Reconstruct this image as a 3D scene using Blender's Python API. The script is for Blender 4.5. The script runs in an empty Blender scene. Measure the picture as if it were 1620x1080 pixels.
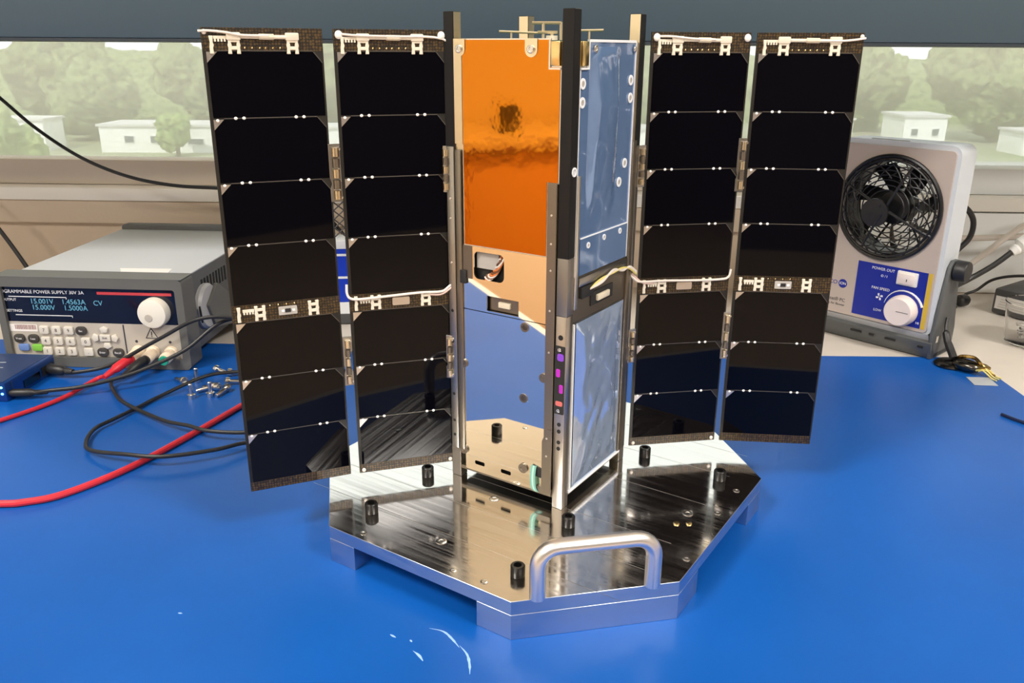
import bpy, bmesh, math, random
from mathutils import Vector, Matrix, noise

PI = math.pi
scene = bpy.context.scene
col = scene.collection

# ------------------------------------------------------------------ camera
camd = bpy.data.cameras.new('camera')
cam = bpy.data.objects.new('camera', camd)
col.objects.link(cam)
camd.sensor_width = 36.0
camd.lens = 29.396
camd.clip_start = 0.02
camd.clip_end = 1000
cam.matrix_world = Matrix(((0.999989, -0.004632, 0.0, -0.0367),
                           (0.001529, 0.329994, -0.943982, -0.5355),
                           (0.004373, 0.943972, 0.329998, 0.3454),
                           (0, 0, 0, 1)))
scene.camera = cam

# ------------------------------------------------------------------ view, world, daylight
scene.view_settings.view_transform = 'Standard'
scene.view_settings.look = 'None'
scene.view_settings.gamma = 1.0
scene.view_settings.use_curve_mapping = False
scene.view_settings.exposure = 0.0

world = bpy.data.worlds.new('sky')
scene.world = world
world.use_nodes = True
bg = world.node_tree.nodes['Background']
bg.inputs[0].default_value = (0.86, 0.93, 1.0, 1)
bg.inputs[1].default_value = 2.45

sund = bpy.data.lights.new('sun', 'SUN')
sund.energy = 4.2
sund.color = (1.0, 0.95, 0.86)
sund.angle = math.radians(1.0)
sun = bpy.data.objects.new('sun', sund)
col.objects.link(sun)
sun.rotation_euler = (math.radians(42), 0, math.radians(-25))

WALL_K = -0.045            # the window wall is turned a little towards the right
WALL_ROT = math.atan(WALL_K)
portald = bpy.data.lights.new('window_portal', 'AREA')
portald.shape = 'RECTANGLE'
portald.size = 4.4
portald.size_y = 1.36
portald.cycles.is_portal = True
portal = bpy.data.objects.new('window_portal', portald)
col.objects.link(portal)
portal.location = (0, 0.72 + 0.18, 0.83)
portal.rotation_euler = (-PI / 2, 0, WALL_ROT)

FILL_W = 53.0               # watts of each added ceiling fill panel

# ------------------------------------------------------------------ helpers
def tag(o, label=None, cat=None, group=None, kind=None):
    if label: o['label'] = label
    if cat: o['category'] = cat
    if group: o['group'] = group
    if kind: o['kind'] = kind
    return o

def empty(name, loc=(0, 0, 0), rz=0.0, label=None, cat=None, group=None):
    o = bpy.data.objects.new(name, None)
    col.objects.link(o)
    o.location = loc
    o.rotation_euler = (0, 0, rz)
    o.empty_display_size = 0.02
    return tag(o, label, cat, group)

class MB:
    """collects shapes into one mesh"""
    def __init__(self, s=1.0):
        self.v = []; self.f = []; self.m = []; self.s = s
    def add(self, vs, fs, m=0):
        b = len(self.v)
        self.v += [tuple(v) for v in vs]
        self.f += [tuple(b + i for i in f) for f in fs]
        self.m += [m] * len(fs)
        return self
    def box(self, x0, x1, y0, y1, z0, z1, m=0):
        vs = [(x0, y0, z0), (x1, y0, z0), (x1, y1, z0), (x0, y1, z0), (x0, y0, z1), (x1, y0, z1), (x1, y1, z1), (x0, y1, z1)]
        return self.add(vs, [(0, 3, 2, 1), (4, 5, 6, 7), (0, 1, 5, 4), (1, 2, 6, 5), (2, 3, 7, 6), (3, 0, 4, 7)], m)
    def prism(self, poly, h0, h1, axis='z', m=0):
        """poly counter-clockwise list of (a,b); axis z:(a,b,h) y:(a,h,b) x:(h,a,b)"""
        n = len(poly)
        def P(a, b, h):
            return {'z': (a, b, h), 'y': (a, h, b), 'x': (h, a, b)}[axis]
        vs = [P(a, b, h0) for a, b in poly] + [P(a, b, h1) for a, b in poly]
        fs = [tuple(range(n))[::-1], tuple(range(n, 2 * n))]
        fs += [(i, (i + 1) % n, n + (i + 1) % n, n + i) for i in range(n)]
        return self.add(vs, fs, m)
    def cyl(self, p0, p1, r0, r1=None, n=20, caps=True, m=0):
        r1 = r0 if r1 is None else r1
        p0 = Vector(p0); p1 = Vector(p1)
        d = (p1 - p0).normalized()
        a = d.orthogonal().normalized(); b = d.cross(a)
        vs = []
        for p, r in ((p0, r0), (p1, r1)):
            vs += [p + r * (math.cos(2 * PI * i / n) * a + math.sin(2 * PI * i / n) * b) for i in range(n)]
        fs = [(i, (i + 1) % n, n + (i + 1) % n, n + i) for i in range(n)]
        if caps: fs += [tuple(range(n))[::-1], tuple(range(n, 2 * n))]
        return self.add(vs, fs, m)
    def lathe(self, prof, c=(0, 0, 0), d=(0, 0, 1), n=24, m=0):
        """prof list of (r, h) along direction d from c"""
        c = Vector(c); d = Vector(d).normalized(); a = d.orthogonal().normalized(); b = d.cross(a)
        vs = []
        for r, h in prof:
            vs += [c + d * h + r * (math.cos(2 * PI * i / n) * a + math.sin(2 * PI * i / n) * b) for i in range(n)]
        fs = []
        for k in range(len(prof) - 1):
            fs += [(k * n + i, k * n + (i + 1) % n, (k + 1) * n + (i + 1) % n, (k + 1) * n + i) for i in range(n)]
        if prof[0][0] > 1e-9: fs.append(tuple(range(n))[::-1])
        if prof[-1][0] > 1e-9: fs.append(tuple((len(prof) - 1) * n + i for i in range(n)))
        return self.add(vs, fs, m)
    def tube(self, pts, r, n=10, m=0, closed=False, caps=True):
        pts = [Vector(p) for p in pts]
        N = len(pts); vs = []; prev = None
        for i, p in enumerate(pts):
            if closed: t = (pts[(i + 1) % N] - pts[i - 1]).normalized()
            else: t = (pts[min(i + 1, N - 1)] - pts[max(i - 1, 0)]).normalized()
            if prev is None: a = t.orthogonal().normalized()
            else:
                a = prev - t * prev.dot(t)
                a = a.normalized() if a.length > 1e-9 else t.orthogonal().normalized()
            prev = a; b = t.cross(a)
            rr = r[i] if isinstance(r, (list, tuple)) else r
            vs += [p + rr * (math.cos(2 * PI * k / n) * a + math.sin(2 * PI * k / n) * b) for k in range(n)]
        fs = []
        for i in range(N if closed else N - 1):
            j = (i + 1) % N
            fs += [(i * n + k, i * n + (k + 1) % n, j * n + (k + 1) % n, j * n + k) for k in range(n)]
        if not closed and caps: fs += [tuple(range(n))[::-1], tuple((N - 1) * n + k for k in range(n))]
        return self.add(vs, fs, m)
    def ball(self, c, r, n=12, k=8, m=0):
        rx, ry, rz = r if isinstance(r, (tuple, list)) else (r, r, r)
        vs = [(c[0], c[1], c[2] - rz)]
        for j in range(1, k):
            t = PI * j / k
            vs += [(c[0] + rx * math.sin(t) * math.cos(2 * PI * i / n), c[1] + ry * math.sin(t) * math.sin(2 * PI * i / n), c[2] - rz * math.cos(t)) for i in range(n)]
        vs.append((c[0], c[1], c[2] + rz))
        fs = [(0, 1 + (i + 1) % n, 1 + i) for i in range(n)]
        for j in range(k - 2):
            o = 1 + j * n
            fs += [(o + i, o + (i + 1) % n, o + n + (i + 1) % n, o + n + i) for i in range(n)]
        o = 1 + (k - 2) * n; L = len(vs) - 1
        fs += [(o + i, o + (i + 1) % n, L) for i in range(n)]
        return self.add(vs, fs, m)
    def mesh(self, name, mats, bevel=0.0, smooth=True, seg=2):
        me = bpy.data.meshes.new(name)
        me.from_pydata([tuple(c * self.s for c in v) for v in self.v], [], self.f)
        for q in (mats if isinstance(mats, (list, tuple)) else [mats]): me.materials.append(q)
        for p_, mi in zip(me.polygons, self.m): p_.material_index = mi
        bm = bmesh.new(); bm.from_mesh(me)
        if bevel:
            es = [e for e in bm.edges if len(e.link_faces) == 2 and e.calc_face_angle(0) > 0.5]
            bmesh.ops.bevel(bm, geom=es, offset=bevel * self.s, segments=seg, profile=0.5, affect='EDGES', clamp_overlap=True)
        bmesh.ops.recalc_face_normals(bm, faces=bm.faces)
        bm.to_mesh(me); bm.free()
        if smooth:
            me.polygons.foreach_set('use_smooth', [True] * len(me.polygons))
            me.set_sharp_from_angle(angle=0.6)
        return me
    def build(self, name, mats, parent=None, loc=None, rot=None, bevel=0.0, smooth=True, seg=2):
        return link(name, self.mesh(name, mats, bevel, smooth, seg), parent, loc, rot)

def link(name, me, parent=None, loc=None, rot=None):
    o = bpy.data.objects.new(name, me)
    col.objects.link(o)
    if parent: o.parent = parent
    if loc is not None: o.location = loc
    if rot is not None: o.rotation_euler = rot
    return o

def struct(o):
    o['kind'] = 'structure'; return o

def smooth_path(pts, n=8):
    """Catmull-Rom through points"""
    P = [Vector(p) for p in pts]
    P = [2 * P[0] - P[1]] + P + [2 * P[-1] - P[-2]]
    out = []
    for i in range(1, len(P) - 2):
        a, b, c, d = P[i - 1], P[i], P[i + 1], P[i + 2]
        for k in range(n):
            t = k / n
            out.append(0.5 * ((2 * b) + (c - a) * t + (2 * a - 5 * b + 4 * c - d) * t * t + (3 * b - a - 3 * c + d) * t ** 3))
    out.append(P[-2])
    return out

def circ(cx, cy, r, n=24, a0=0.0):
    return [(cx + r * math.cos(a0 + 2 * PI * i / n), cy + r * math.sin(a0 + 2 * PI * i / n)) for i in range(n)]

def rrect(x0, x1, y0, y1, r, n=4):
    out = []
    for cx, cy, a in ((x1 - r, y0 + r, -PI / 2), (x1 - r, y1 - r, 0), (x0 + r, y1 - r, PI / 2), (x0 + r, y0 + r, PI)):
        out += [(cx + r * math.cos(a + PI / 2 * k / n), cy + r * math.sin(a + PI / 2 * k / n)) for k in range(n + 1)]
    return out

def holed(name, outer, holes, h0, h1, axis, mat, parent=None, s=1.0, loc=None, rot=None):
    """a plate with holes, filled by triangulation; poly coords as in MB.prism"""
    bm = bmesh.new()
    def P(a, b, h):
        return tuple(c * s for c in {'z': (a, b, h), 'y': (a, h, b), 'x': (h, a, b)}[axis])
    loops = [outer] + list(holes)
    es = []; rings = []
    for lp in loops:
        vs = [bm.verts.new(P(a, b, h0)) for a, b in lp]
        rings.append(vs)
        for i in range(len(vs)): es.append(bm.edges.new((vs[i], vs[(i + 1) % len(vs)])))
    bmesh.ops.triangle_fill(bm, use_beauty=True, use_dissolve=False, edges=es)
    base = list(bm.faces)
    off = Vector(P(0, 0, h1)) - Vector(P(0, 0, h0))
    mp = {}
    for vs in rings:
        for v in vs: mp[v] = bm.verts.new(v.co + off)
    for f in base: bm.faces.new([mp[v] for v in f.verts][::-1])
    for vs in rings:
        n = len(vs)
        for i in range(n): bm.faces.new((vs[i], vs[(i + 1) % n], mp[vs[(i + 1) % n]], mp[vs[i]]))
    bmesh.ops.recalc_face_normals(bm, faces=bm.faces)
    me = bpy.data.meshes.new(name)
    bm.to_mesh(me); bm.free()
    me.materials.append(mat)
    me.polygons.foreach_set('use_smooth', [True] * len(me.polygons)); me.set_sharp_from_angle(angle=0.6)
    return link(name, me, parent, loc, rot)

def text(name, body, size, mat, parent, M, align='CENTER', depth=0.0001):
    cu = bpy.data.curves.new(name, 'FONT')
    cu.body = body; cu.size = size; cu.align_x = align; cu.align_y = 'CENTER'; cu.extrude = depth; cu.resolution_u = 3
    t = bpy.data.objects.new(name, cu)
    col.objects.link(t)
    dg = bpy.context.evaluated_depsgraph_get()
    me = bpy.data.meshes.new_from_object(t.evaluated_get(dg))
    bpy.data.objects.remove(t); bpy.data.curves.remove(cu)
    me.materials.clear(); me.materials.append(mat)
    o = link(name, me, parent)
    o.matrix_local = M
    return o

def on_front(x, z, y=0.0):
    """matrix that stands a flat text up, facing local -y"""
    return Matrix.Translation((x, y, z)) @ Matrix.Rotation(PI / 2, 4, 'X')

# ------------------------------------------------------------------ materials
def mat(name, c, rough=0.5, metal=0.0, **k):
    m = bpy.data.materials.new(name)
    m.use_nodes = True
    b = m.node_tree.nodes['Principled BSDF']
    b.inputs['Base Color'].default_value = (*c, 1)
    b.inputs['Roughness'].default_value = rough
    b.inputs['Metallic'].default_value = metal
    for kk, v in k.items():
        kk = kk.replace('_', ' ').title().replace('Ior', 'IOR')
        b.inputs[kk].default_value = v
    return m

def nodes(m): return m.node_tree.nodes, m.node_tree.links, m.node_tree.nodes['Principled BSDF']

def noise_to(m, sock, scale, lo, hi, stretch=(1, 1, 1), detail=3, coord='Object'):
    N, L, b = nodes(m)
    tc = N.new('ShaderNodeTexCoord'); mp = N.new('ShaderNodeMapping'); nz = N.new('ShaderNodeTexNoise'); mr = N.new('ShaderNodeMapRange')
    mp.inputs['Scale'].default_value = stretch
    nz.inputs['Scale'].default_value = scale; nz.inputs['Detail'].default_value = detail
    mr.inputs['To Min'].default_value = lo; mr.inputs['To Max'].default_value = hi
    mr.inputs['From Min'].default_value = 0.3; mr.inputs['From Max'].default_value = 0.7
    L.new(tc.outputs[coord], mp.inputs[0]); L.new(mp.outputs[0], nz.inputs[0]); L.new(nz.outputs[0], mr.inputs[0])
    L.new(mr.outputs[0], b.inputs[sock])
    return nz

def colour_noise(m, scale, c0, c1, stretch=(1, 1, 1), detail=3, lo=0.35, hi=0.65):
    N, L, b = nodes(m)
    tc = N.new('ShaderNodeTexCoord'); mp = N.new('ShaderNodeMapping'); nz = N.new('ShaderNodeTexNoise'); cr = N.new('ShaderNodeValToRGB')
    mp.inputs['Scale'].default_value = stretch
    nz.inputs['Scale'].default_value = scale; nz.inputs['Detail'].default_value = detail
    cr.color_ramp.elements[0].position = lo; cr.color_ramp.elements[0].color = (*c0, 1)
    cr.color_ramp.elements[1].position = hi; cr.color_ramp.elements[1].color = (*c1, 1)
    L.new(tc.outputs['Object'], mp.inputs[0]); L.new(mp.outputs[0], nz.inputs[0]); L.new(nz.outputs[0], cr.inputs[0])
    L.new(cr.outputs[0], b.inputs['Base Color'])

def bump(m, scale, strength, dist, stretch=(1, 1, 1), detail=3):
    N, L, b = nodes(m)
    tc = N.new('ShaderNodeTexCoord'); mp = N.new('ShaderNodeMapping'); nz = N.new('ShaderNodeTexNoise'); bp = N.new('ShaderNodeBump')
    mp.inputs['Scale'].default_value = stretch
    nz.inputs['Scale'].default_value = scale; nz.inputs['Detail'].default_value = detail
    bp.inputs['Strength'].default_value = strength; bp.inputs['Distance'].default_value = dist
    L.new(tc.outputs['Object'], mp.inputs[0]); L.new(mp.outputs[0], nz.inputs[0]); L.new(nz.outputs[0], bp.inputs['Height'])
    L.new(bp.outputs[0], b.inputs['Normal'])

M = {}
M['wall'] = mat('wall_paint', (0.66, 0.54, 0.41), 0.7); bump(M['wall'], 160, 0.15, 0.002)
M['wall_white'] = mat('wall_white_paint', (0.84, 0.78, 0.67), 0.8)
M['wall_dark'] = mat('wall_dark_dim', (0.10, 0.085, 0.08), 0.8)  # dark and mid wall tones stand in for the lab's dim side
M['wall_mid'] = mat('wall_mid_dim', (0.45, 0.40, 0.36), 0.8)
M['cupboard'] = mat('peach_laminate', (0.74, 0.50, 0.30), 0.5)
M['white_panel'] = mat('white_wall_panel', (0.90, 0.93, 0.92), 0.6)
M['ceiling'] = mat('ceiling_paint', (0.80, 0.76, 0.68), 0.9)
M['floor'] = mat('floor_vinyl', (0.60, 0.45, 0.30), 0.4); noise_to(M['floor'], 'Roughness', 9, 0.3, 0.5)
M['frame'] = mat('window_frame_paint', (0.86, 0.77, 0.66), 0.45)
M['sill'] = mat('sill_laminate', (0.88, 0.85, 0.78), 0.25)
M['table'] = mat('table_laminate', (0.72, 0.655, 0.58), 0.35); noise_to(M['table'], 'Roughness', 40, 0.3, 0.42)
M['steel_leg'] = mat('leg_steel', (0.3, 0.3, 0.31), 0.4, 0.8)
M['shelf'] = mat('shelf_blue_grey', (0.046, 0.078, 0.102), 0.6)
M['shelf_edge'] = mat('shelf_edge_dark', (0.02, 0.03, 0.04), 0.6)
M['mat'] = mat('blue_mat_vinyl', (0.006, 0.115, 0.52), 0.36, specular_ior_level=0.35)
colour_noise(M['mat'], 5, (0.003, 0.082, 0.37), (0.005, 0.097, 0.425))
bump(M['mat'], 900, 0.08, 0.0005)
M['scuff'] = mat('scuff_white', (0.30, 0.50, 0.85), 0.7)

# sunscreen fabric: an open weave, so part of the light passes straight through
m = bpy.data.materials.new('sunscreen_fabric'); m.use_nodes = True
N = m.node_tree.nodes; L = m.node_tree.links; N.remove(N['Principled BSDF'])
tr = N.new('ShaderNodeBsdfTransparent'); tl = N.new('ShaderNodeBsdfTranslucent'); df = N.new('ShaderNodeBsdfDiffuse')
tl.inputs[0].default_value = (0.95, 0.89, 0.76, 1); df.inputs[0].default_value = (0.8, 0.78, 0.72, 1)
m1 = N.new('ShaderNodeMixShader'); m2 = N.new('ShaderNodeMixShader'); m1.inputs[0].default_value = 0.35; m2.inputs[0].default_value = 0.42
L.new(tl.outputs[0], m1.inputs[1]); L.new(df.outputs[0], m1.inputs[2]); L.new(tr.outputs[0], m2.inputs[1]); L.new(m1.outputs[0], m2.inputs[2])
L.new(m2.outputs[0], N['Material Output'].inputs[0]); M['screen'] = m
# thin window glass
m = bpy.data.materials.new('window_glass'); m.use_nodes = True
N = m.node_tree.nodes; L = m.node_tree.links; N.remove(N['Principled BSDF'])
tr = N.new('ShaderNodeBsdfTransparent'); tr.inputs[0].default_value = (0.95, 0.97, 0.96, 1); gl = N.new('ShaderNodeBsdfGlossy'); gl.inputs['Roughness'].default_value = 0.0
fr = N.new('ShaderNodeFresnel'); fr.inputs[0].default_value = 1.45; mx = N.new('ShaderNodeMixShader')
L.new(fr.outputs[0], mx.inputs[0]); L.new(tr.outputs[0], mx.inputs[1]); L.new(gl.outputs[0], mx.inputs[2]); L.new(mx.outputs[0], N['Material Output'].inputs[0]); M['glass'] = m
# glowing diffuser of the added ceiling fill panels
m = mat('fill_diffuser', (0.9, 0.9, 0.88), 0.6); b = m.node_tree.nodes['Principled BSDF']
b.inputs['Emission Color'].default_value = (1.0, 0.97, 0.92, 1); b.inputs['Emission Strength'].default_value = 3.0; M['lamp'] = m
M['white_metal'] = mat('white_metal', (0.8, 0.8, 0.79), 0.4)
# outdoors
M['grass'] = mat('far_ground', (0.25, 0.30, 0.14), 0.9); colour_noise(M['grass'], 0.05, (0.22, 0.27, 0.12), (0.34, 0.33, 0.24))
M['road'] = mat('far_road', (0.34, 0.33, 0.33), 0.9)
M['leaf'] = mat('far_foliage', (0.13, 0.18, 0.06), 0.9); colour_noise(M['leaf'], 0.9, (0.08, 0.12, 0.04), (0.22, 0.27, 0.10))
M['leaf2'] = mat('near_foliage', (0.2, 0.28, 0.07), 0.9); colour_noise(M['leaf2'], 1.2, (0.12, 0.2, 0.04), (0.32, 0.4, 0.14))
M['bark'] = mat('bark', (0.12, 0.09, 0.06), 0.9)
M['bwall'] = mat('building_white', (0.88, 0.87, 0.84), 0.8)
M['bwall2'] = mat('building_grey', (0.5, 0.48, 0.46), 0.8)
M['broof'] = mat('building_roof', (0.62, 0.6, 0.58), 0.7)
M['bwin'] = mat('building_window', (0.12, 0.15, 0.17), 0.2)

# ------------------------------------------------------------------ the room
FZ = -0.75; CZ = 1.95; XL, XR, YF = -3.0, 3.2, -4.2
struct(MB().box(XL - .1, XR + .1, YF - .1, 1.2, FZ - .06, FZ).build('floor', M['floor']))
struct(MB().box(XL - .1, XR + .1, YF - .1, 1.2, CZ, CZ + .1).build('ceiling', M['ceiling']))
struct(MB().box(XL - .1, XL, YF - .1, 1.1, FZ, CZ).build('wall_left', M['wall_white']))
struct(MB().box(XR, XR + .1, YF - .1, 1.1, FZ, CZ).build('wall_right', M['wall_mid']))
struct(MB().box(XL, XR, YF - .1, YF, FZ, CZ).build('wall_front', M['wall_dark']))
struct(holed('wall_back', [(-3.2, FZ), (3.4, FZ), (3.4, CZ), (-3.2, CZ)], [[(-2.2, .125), (2.2, .125), (2.2, 1.5), (-2.2, 1.5)]], 0, .2, 'y', M['wall'], None, 1.0, (0, .72, 0), (0, 0, WALL_ROT)))
struct(MB().box(-2.2, 2.2, -.024, .12, .126, .146).build('trim_1', M['sill'], None, (0, .72, 0), (0, 0, WALL_ROT), bevel=.003))
struct(MB().box(-2.6, .459, -.018, -.0005, .0905, .1255).build('trim_2', M['wall'], None, (0, .72, 0), (0, 0, WALL_ROT), bevel=.002))
win = struct(empty('window_1', (0, .72, 0), WALL_ROT))
fr_ = MB().box(-2.2, .46, .005, .05, .1465, .184).box(-2.2, 2.2, .005, .05, 1.46, 1.5)
for x in (-2.2, -1.12, 1.08, 2.16): fr_.box(x, x + .04, .005, .05, .184, 1.46)
fr_.build('window_frame', M['frame'], win, bevel=.002)
MB().box(.4605, 2.2, .005, .05, .1465, .184).build('window_rail', M['white_panel'], win, bevel=.002)
struct(MB().box(.46, 2.6, -.0195, -.0002, .0885, .1235).build('trim_3', M['white_panel'], None, (0, .72, 0), (0, 0, WALL_ROT)))
struct(MB().box(.46, 2.6, -.004, -.0002, .0005, .088).build('trim_4', M['white_panel'], None, (0, .72, 0), (0, 0, WALL_ROT)))
for x0, x1 in ((-2.16, -1.12), (-1.08, 1.08), (1.12, 2.16)):
    MB().box(x0, x1, .10, .104, .15, 1.5).build('window_pane', M['glass'], win, smooth=False)
bl = MB().box(-2.18, 2.18, .0600, .0606, .15, 1.47).build('roller_screen', M['screen'], None, (0, .72, 0), (0, 0, WALL_ROT), smooth=False)
tag(bl, 'pale see-through sunscreen blind lowered over the whole window', 'blind')

# unseen ceiling panels, added to supply fill light
def ceiling_fill(x, y, label):
    t = empty('ceiling_fill', (x, y, CZ - .03), 0, label, 'lamp', 'square fill-light panels added over the lab')
    fr = MB()
    for a in ((-.31, .31, -.31, -.29), (-.31, .31, .29, .31), (-.31, -.29, -.29, .29), (.29, .31, -.29, .29)): fr.box(*a, 0, .03)
    fr.build('fill_frame', M['white_metal'], t)
    MB().box(-.29, .29, -.29, .29, .012, .02).build('diffuser', M['lamp'], t)
    ld = bpy.data.lights.new('fill_light', 'AREA'); ld.shape = 'SQUARE'; ld.size = .56; ld.energy = FILL_W; ld.color = (1.0, .96, .90)
    lo = bpy.data.objects.new('fill_light', ld); col.objects.link(lo); lo.parent = t; lo.location = (0, 0, .006)
ceiling_fill(-1.3, -1.0, 'unseen fill-light panel added above the left of the desk front')
ceiling_fill(1.3, -1.0, 'unseen fill-light panel added above the right of the desk front')
ceiling_fill(-1.3, -3.0, 'unseen fill-light panel added at the far left of the lab')
ceiling_fill(1.3, -3.0, 'unseen fill-light panel added at the far right of the lab')

# ------------------------------------------------------------------ outdoors, seen through the screen
GZ = -15.0
struct(MB().box(-260, 260, 12, 420, GZ - .5, GZ).build('ground', M['grass']))
struct(MB().box(-260, 260, 104, 124, GZ, GZ + .05).build('road', M['road']))

# wooded hillside behind the trees: one uneven slope
hs_ = MB(); nx_, ny_ = 150, 14; vs = []
for j in range(ny_ + 1):
    for i in range(nx_ + 1):
        x = -230 + 460 * i / nx_; y = 192 + 60 * j / ny_
        h = 14.4 * min(1.0, (j + .02) / 5.0) * (.9 + .16 * noise.noise(Vector((x * .02, y * .02, 2))) + .12 * noise.noise(Vector((x * .09, y * .09, 7))) + .08 * noise.noise(Vector((x * .3, y * .3, 4))))
        vs.append((x, y, GZ + max(.0, h) + .01))
hs_.add(vs, [(j * (nx_ + 1) + i, j * (nx_ + 1) + i + 1, (j + 1) * (nx_ + 1) + i + 1, (j + 1) * (nx_ + 1) + i) for j in range(ny_) for i in range(nx_)])
struct(hs_.build('wooded_hillside', M['leaf']))

def crown(rng, w, h, n, seed):
    bm = bmesh.new()
    for k in range(n):
        a = rng.uniform(0, 2 * PI); rr = w * .34 * math.sqrt(rng.random())
        r = w * rng.uniform(.22, .36)
        c = Vector((rr * math.cos(a), rr * math.sin(a), h * rng.uniform(.32, .80)))
        g = bmesh.ops.create_icosphere(bm, subdivisions=4, radius=r, matrix=Matrix.Translation(c))
        for v in g['verts']:
            d = (v.co - c).normalized()
            v.co += d * r * .35 * noise.noise(v.co * 1.1 / max(r, .1) * 1.6 + Vector((seed, k, 0))) + d * r * .16 * noise.noise(v.co * 5 / r + Vector((seed, 0, k))) + d * r * .13 * noise.noise(v.co * 13 / r + Vector((k, seed, 0)))
    me = bpy.data.meshes.new('crown'); bm.to_mesh(me); bm.free()
    return me

def tree(x, y, w, h, label, m='leaf', gz=GZ):
    rng = random.Random(int(x * 31 + y * 17))
    t = empty('tree', (x, y, gz), 0, label, 'tree', 'trees outside the window')
    me = crown(rng, w, h, 9, x * .13); me.materials.append(M[m]); link('crown', me, t)
    MB().tube([(0, 0, 0), (.1, 0, h * .25), (0, .1, h * .5)], [.35, .28, .15], 8).build('trunk', M['bark'], t)

TL = [(-104, 150, 17, 17.2, 'tall tree outside at the far left end of the window view'), (-88, 172, 18, 17.6, 'second tree from the left, high against the shelf edge'),
      (-71, 150, 14, 14.2, 'low tree outside under the small patch of sky'), (-62, 176, 17, 15.4, 'tree outside just right of the patch of sky'),
      (-46, 152, 17, 17.2, 'tree outside left of the left outer solar panel'), (-36, 176, 18, 16.8, 'tree outside behind the left outer solar panel'),
      (-17, 152, 18, 16.8, 'tree outside behind the left inner solar panel'), (0, 176, 18, 17.0, 'tree outside directly behind the satellite body'),
      (17, 152, 18, 16.8, 'tree outside behind the right inner solar panel'), (33, 176, 18, 16.4, 'tree outside behind the right outer solar panel'),
      (50, 152, 17, 17.6, 'tree outside just right of the right outer solar panel'), (69, 176, 19, 17.4, 'tree outside above the blower housing'),
      (86, 154, 18, 17.6, 'second tree outside from the right end'), (104, 176, 19, 17.0, 'tree outside at the far right end of the window view')]
for a in TL: tree(*a)
tree(-57, 92, 9, 9.0, 'bright green nearer tree at the lower left of the window', 'leaf2')
tree(-50, 126.5, 5, 6.2, 'small round tree in front of the long white building', 'leaf2')
tree(46, 125, 7, 7.5, 'small bright tree left of the white block on the right', 'leaf2')

def building(name, x, y, w, d, h, label, wins, m='bwall', roof=.35):
    t = empty(name, (x, y, GZ), 0, label, 'building')
    MB().box(-w / 2, w / 2, 0, d, 0, h).build('wall', M[m], t)
    MB().box(-w / 2 - .3, w / 2 + .3, -.3, d + .3, h, h + roof).build('roof', M['broof'], t)
    for wx, wz, ww, wh in wins:
        f = MB().box(wx - ww / 2, wx + ww / 2, -.10, -.005, wz - wh / 2, wz + wh / 2).build('window', M['white_metal'], t)
        MB().box(wx - ww / 2 + .12, wx + ww / 2 - .12, -.13, -.10, wz - wh / 2 + .12, wz + wh / 2 - .12).build('pane', M['bwin'], f)
building('warehouse', -53, 131, 21, 8, 3.9, 'long white flat warehouse outside, left of the outer panel', [(-6, 2.0, 1.6, 1.2), (-2, 2.0, 1.6, 1.2), (4.2, 1.7, 2.6, 1.0), (7.6, 1.9, 2.0, 1.0)])
building('house', -77, 132, 9, 6, 4.6, 'white house behind the nearer green tree on the left', [(-2, 2.4, 1.4, 1.4), (2, 2.4, 1.4, 1.4)])
building('white_block', 63, 131, 6.5, 8, 5.8, 'bright white block outside above the blower', [(-1.6, 3.6, 1.2, 1.2), (1.6, 3.6, 1.2, 1.2)])
building('shed', 54, 142, 4.5, 6, 4.5, 'small white shed beside the right outer panel', [(0, 2.6, 1.2, 1.2)])
building('grey_hall', 92, 132, 26, 7, 3.4, 'low pale hall outside at the right end of the window', [(-8, 1.8, 2, 1.1), (-3, 1.8, 2, 1.1), (2, 1.8, 2, 1.1), (7, 1.8, 2, 1.1)])
building('terrace', -8, 132, 60, 7, 3.6, 'long pale terrace of buildings behind the satellite', [(k * 6 - 24, 1.9, 2, 1.2) for k in range(9)])

# ------------------------------------------------------------------ desk, mat, shelf
desk = empty('desk', (0, .25, FZ), 0, 'beige laminate desk carrying all the equipment', 'desk')
def by(x): return .7195 + WALL_K * x - .25
MB().prism([(-1.7, -.455), (1.7, -.455), (1.7, by(1.7)), (-1.7, by(-1.7))], -.03 - FZ, -.0012 - FZ, 'z').build('worktop', M['table'], desk, bevel=.004)
for x in (-1.6, 1.55):
    for y in (-.4, .32): MB().box(x, x + .05, y, y + .05, 0, -.0302 - FZ).build('leg', M['steel_leg'], desk)
mt = empty('esd_mat', (0, .15, 0), 0, 'bright blue antistatic bench mat covering the desk top', 'mat')
MB().prism([(-1.2, -.34), (.49, -.34), (.507, .12), (.511, .252), (.466, .2535), (.30, .256), (-.382, .289), (-1.2, .325)], -.0011, 0, 'z').build('mat_sheet', M['mat'], mt)
def scuff(pts, w):
    v = []; n = len(pts)
    P = smooth_path([(x, y - .15, 0) for x, y in pts], 4)
    mb = MB(); top = []
    for i, p in enumerate(P):
        t = (P[min(i + 1, len(P) - 1)] - P[max(i - 1, 0)]).normalized(); s = Vector((-t.y, t.x, 0)) * w * math.sin(PI * (i + .4) / len(P)) * (.7 + .5 * noise.noise(p * 300))
        top += [(p + s), (p - s)]
    vs = [(q.x, q.y, .0002) for q in top]
    fs = [(2 * i, 2 * i + 1, 2 * i + 3, 2 * i + 2) for i in range(len(P) - 1)]
    mb.add(vs, fs).build('scuff', M['scuff'], mt, smooth=False)
scuff([(-.088, -.097), (-.079, -.1), (-.073, -.107), (-.068, -.115)], .0011)
scuff([(-.068, -.113), (-.063, -.121), (-.061, -.13), (-.0605, -.138)], .0013)
scuff([(-.096, -.118), (-.092, -.122), (-.089, -.127)], .0012)
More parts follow.
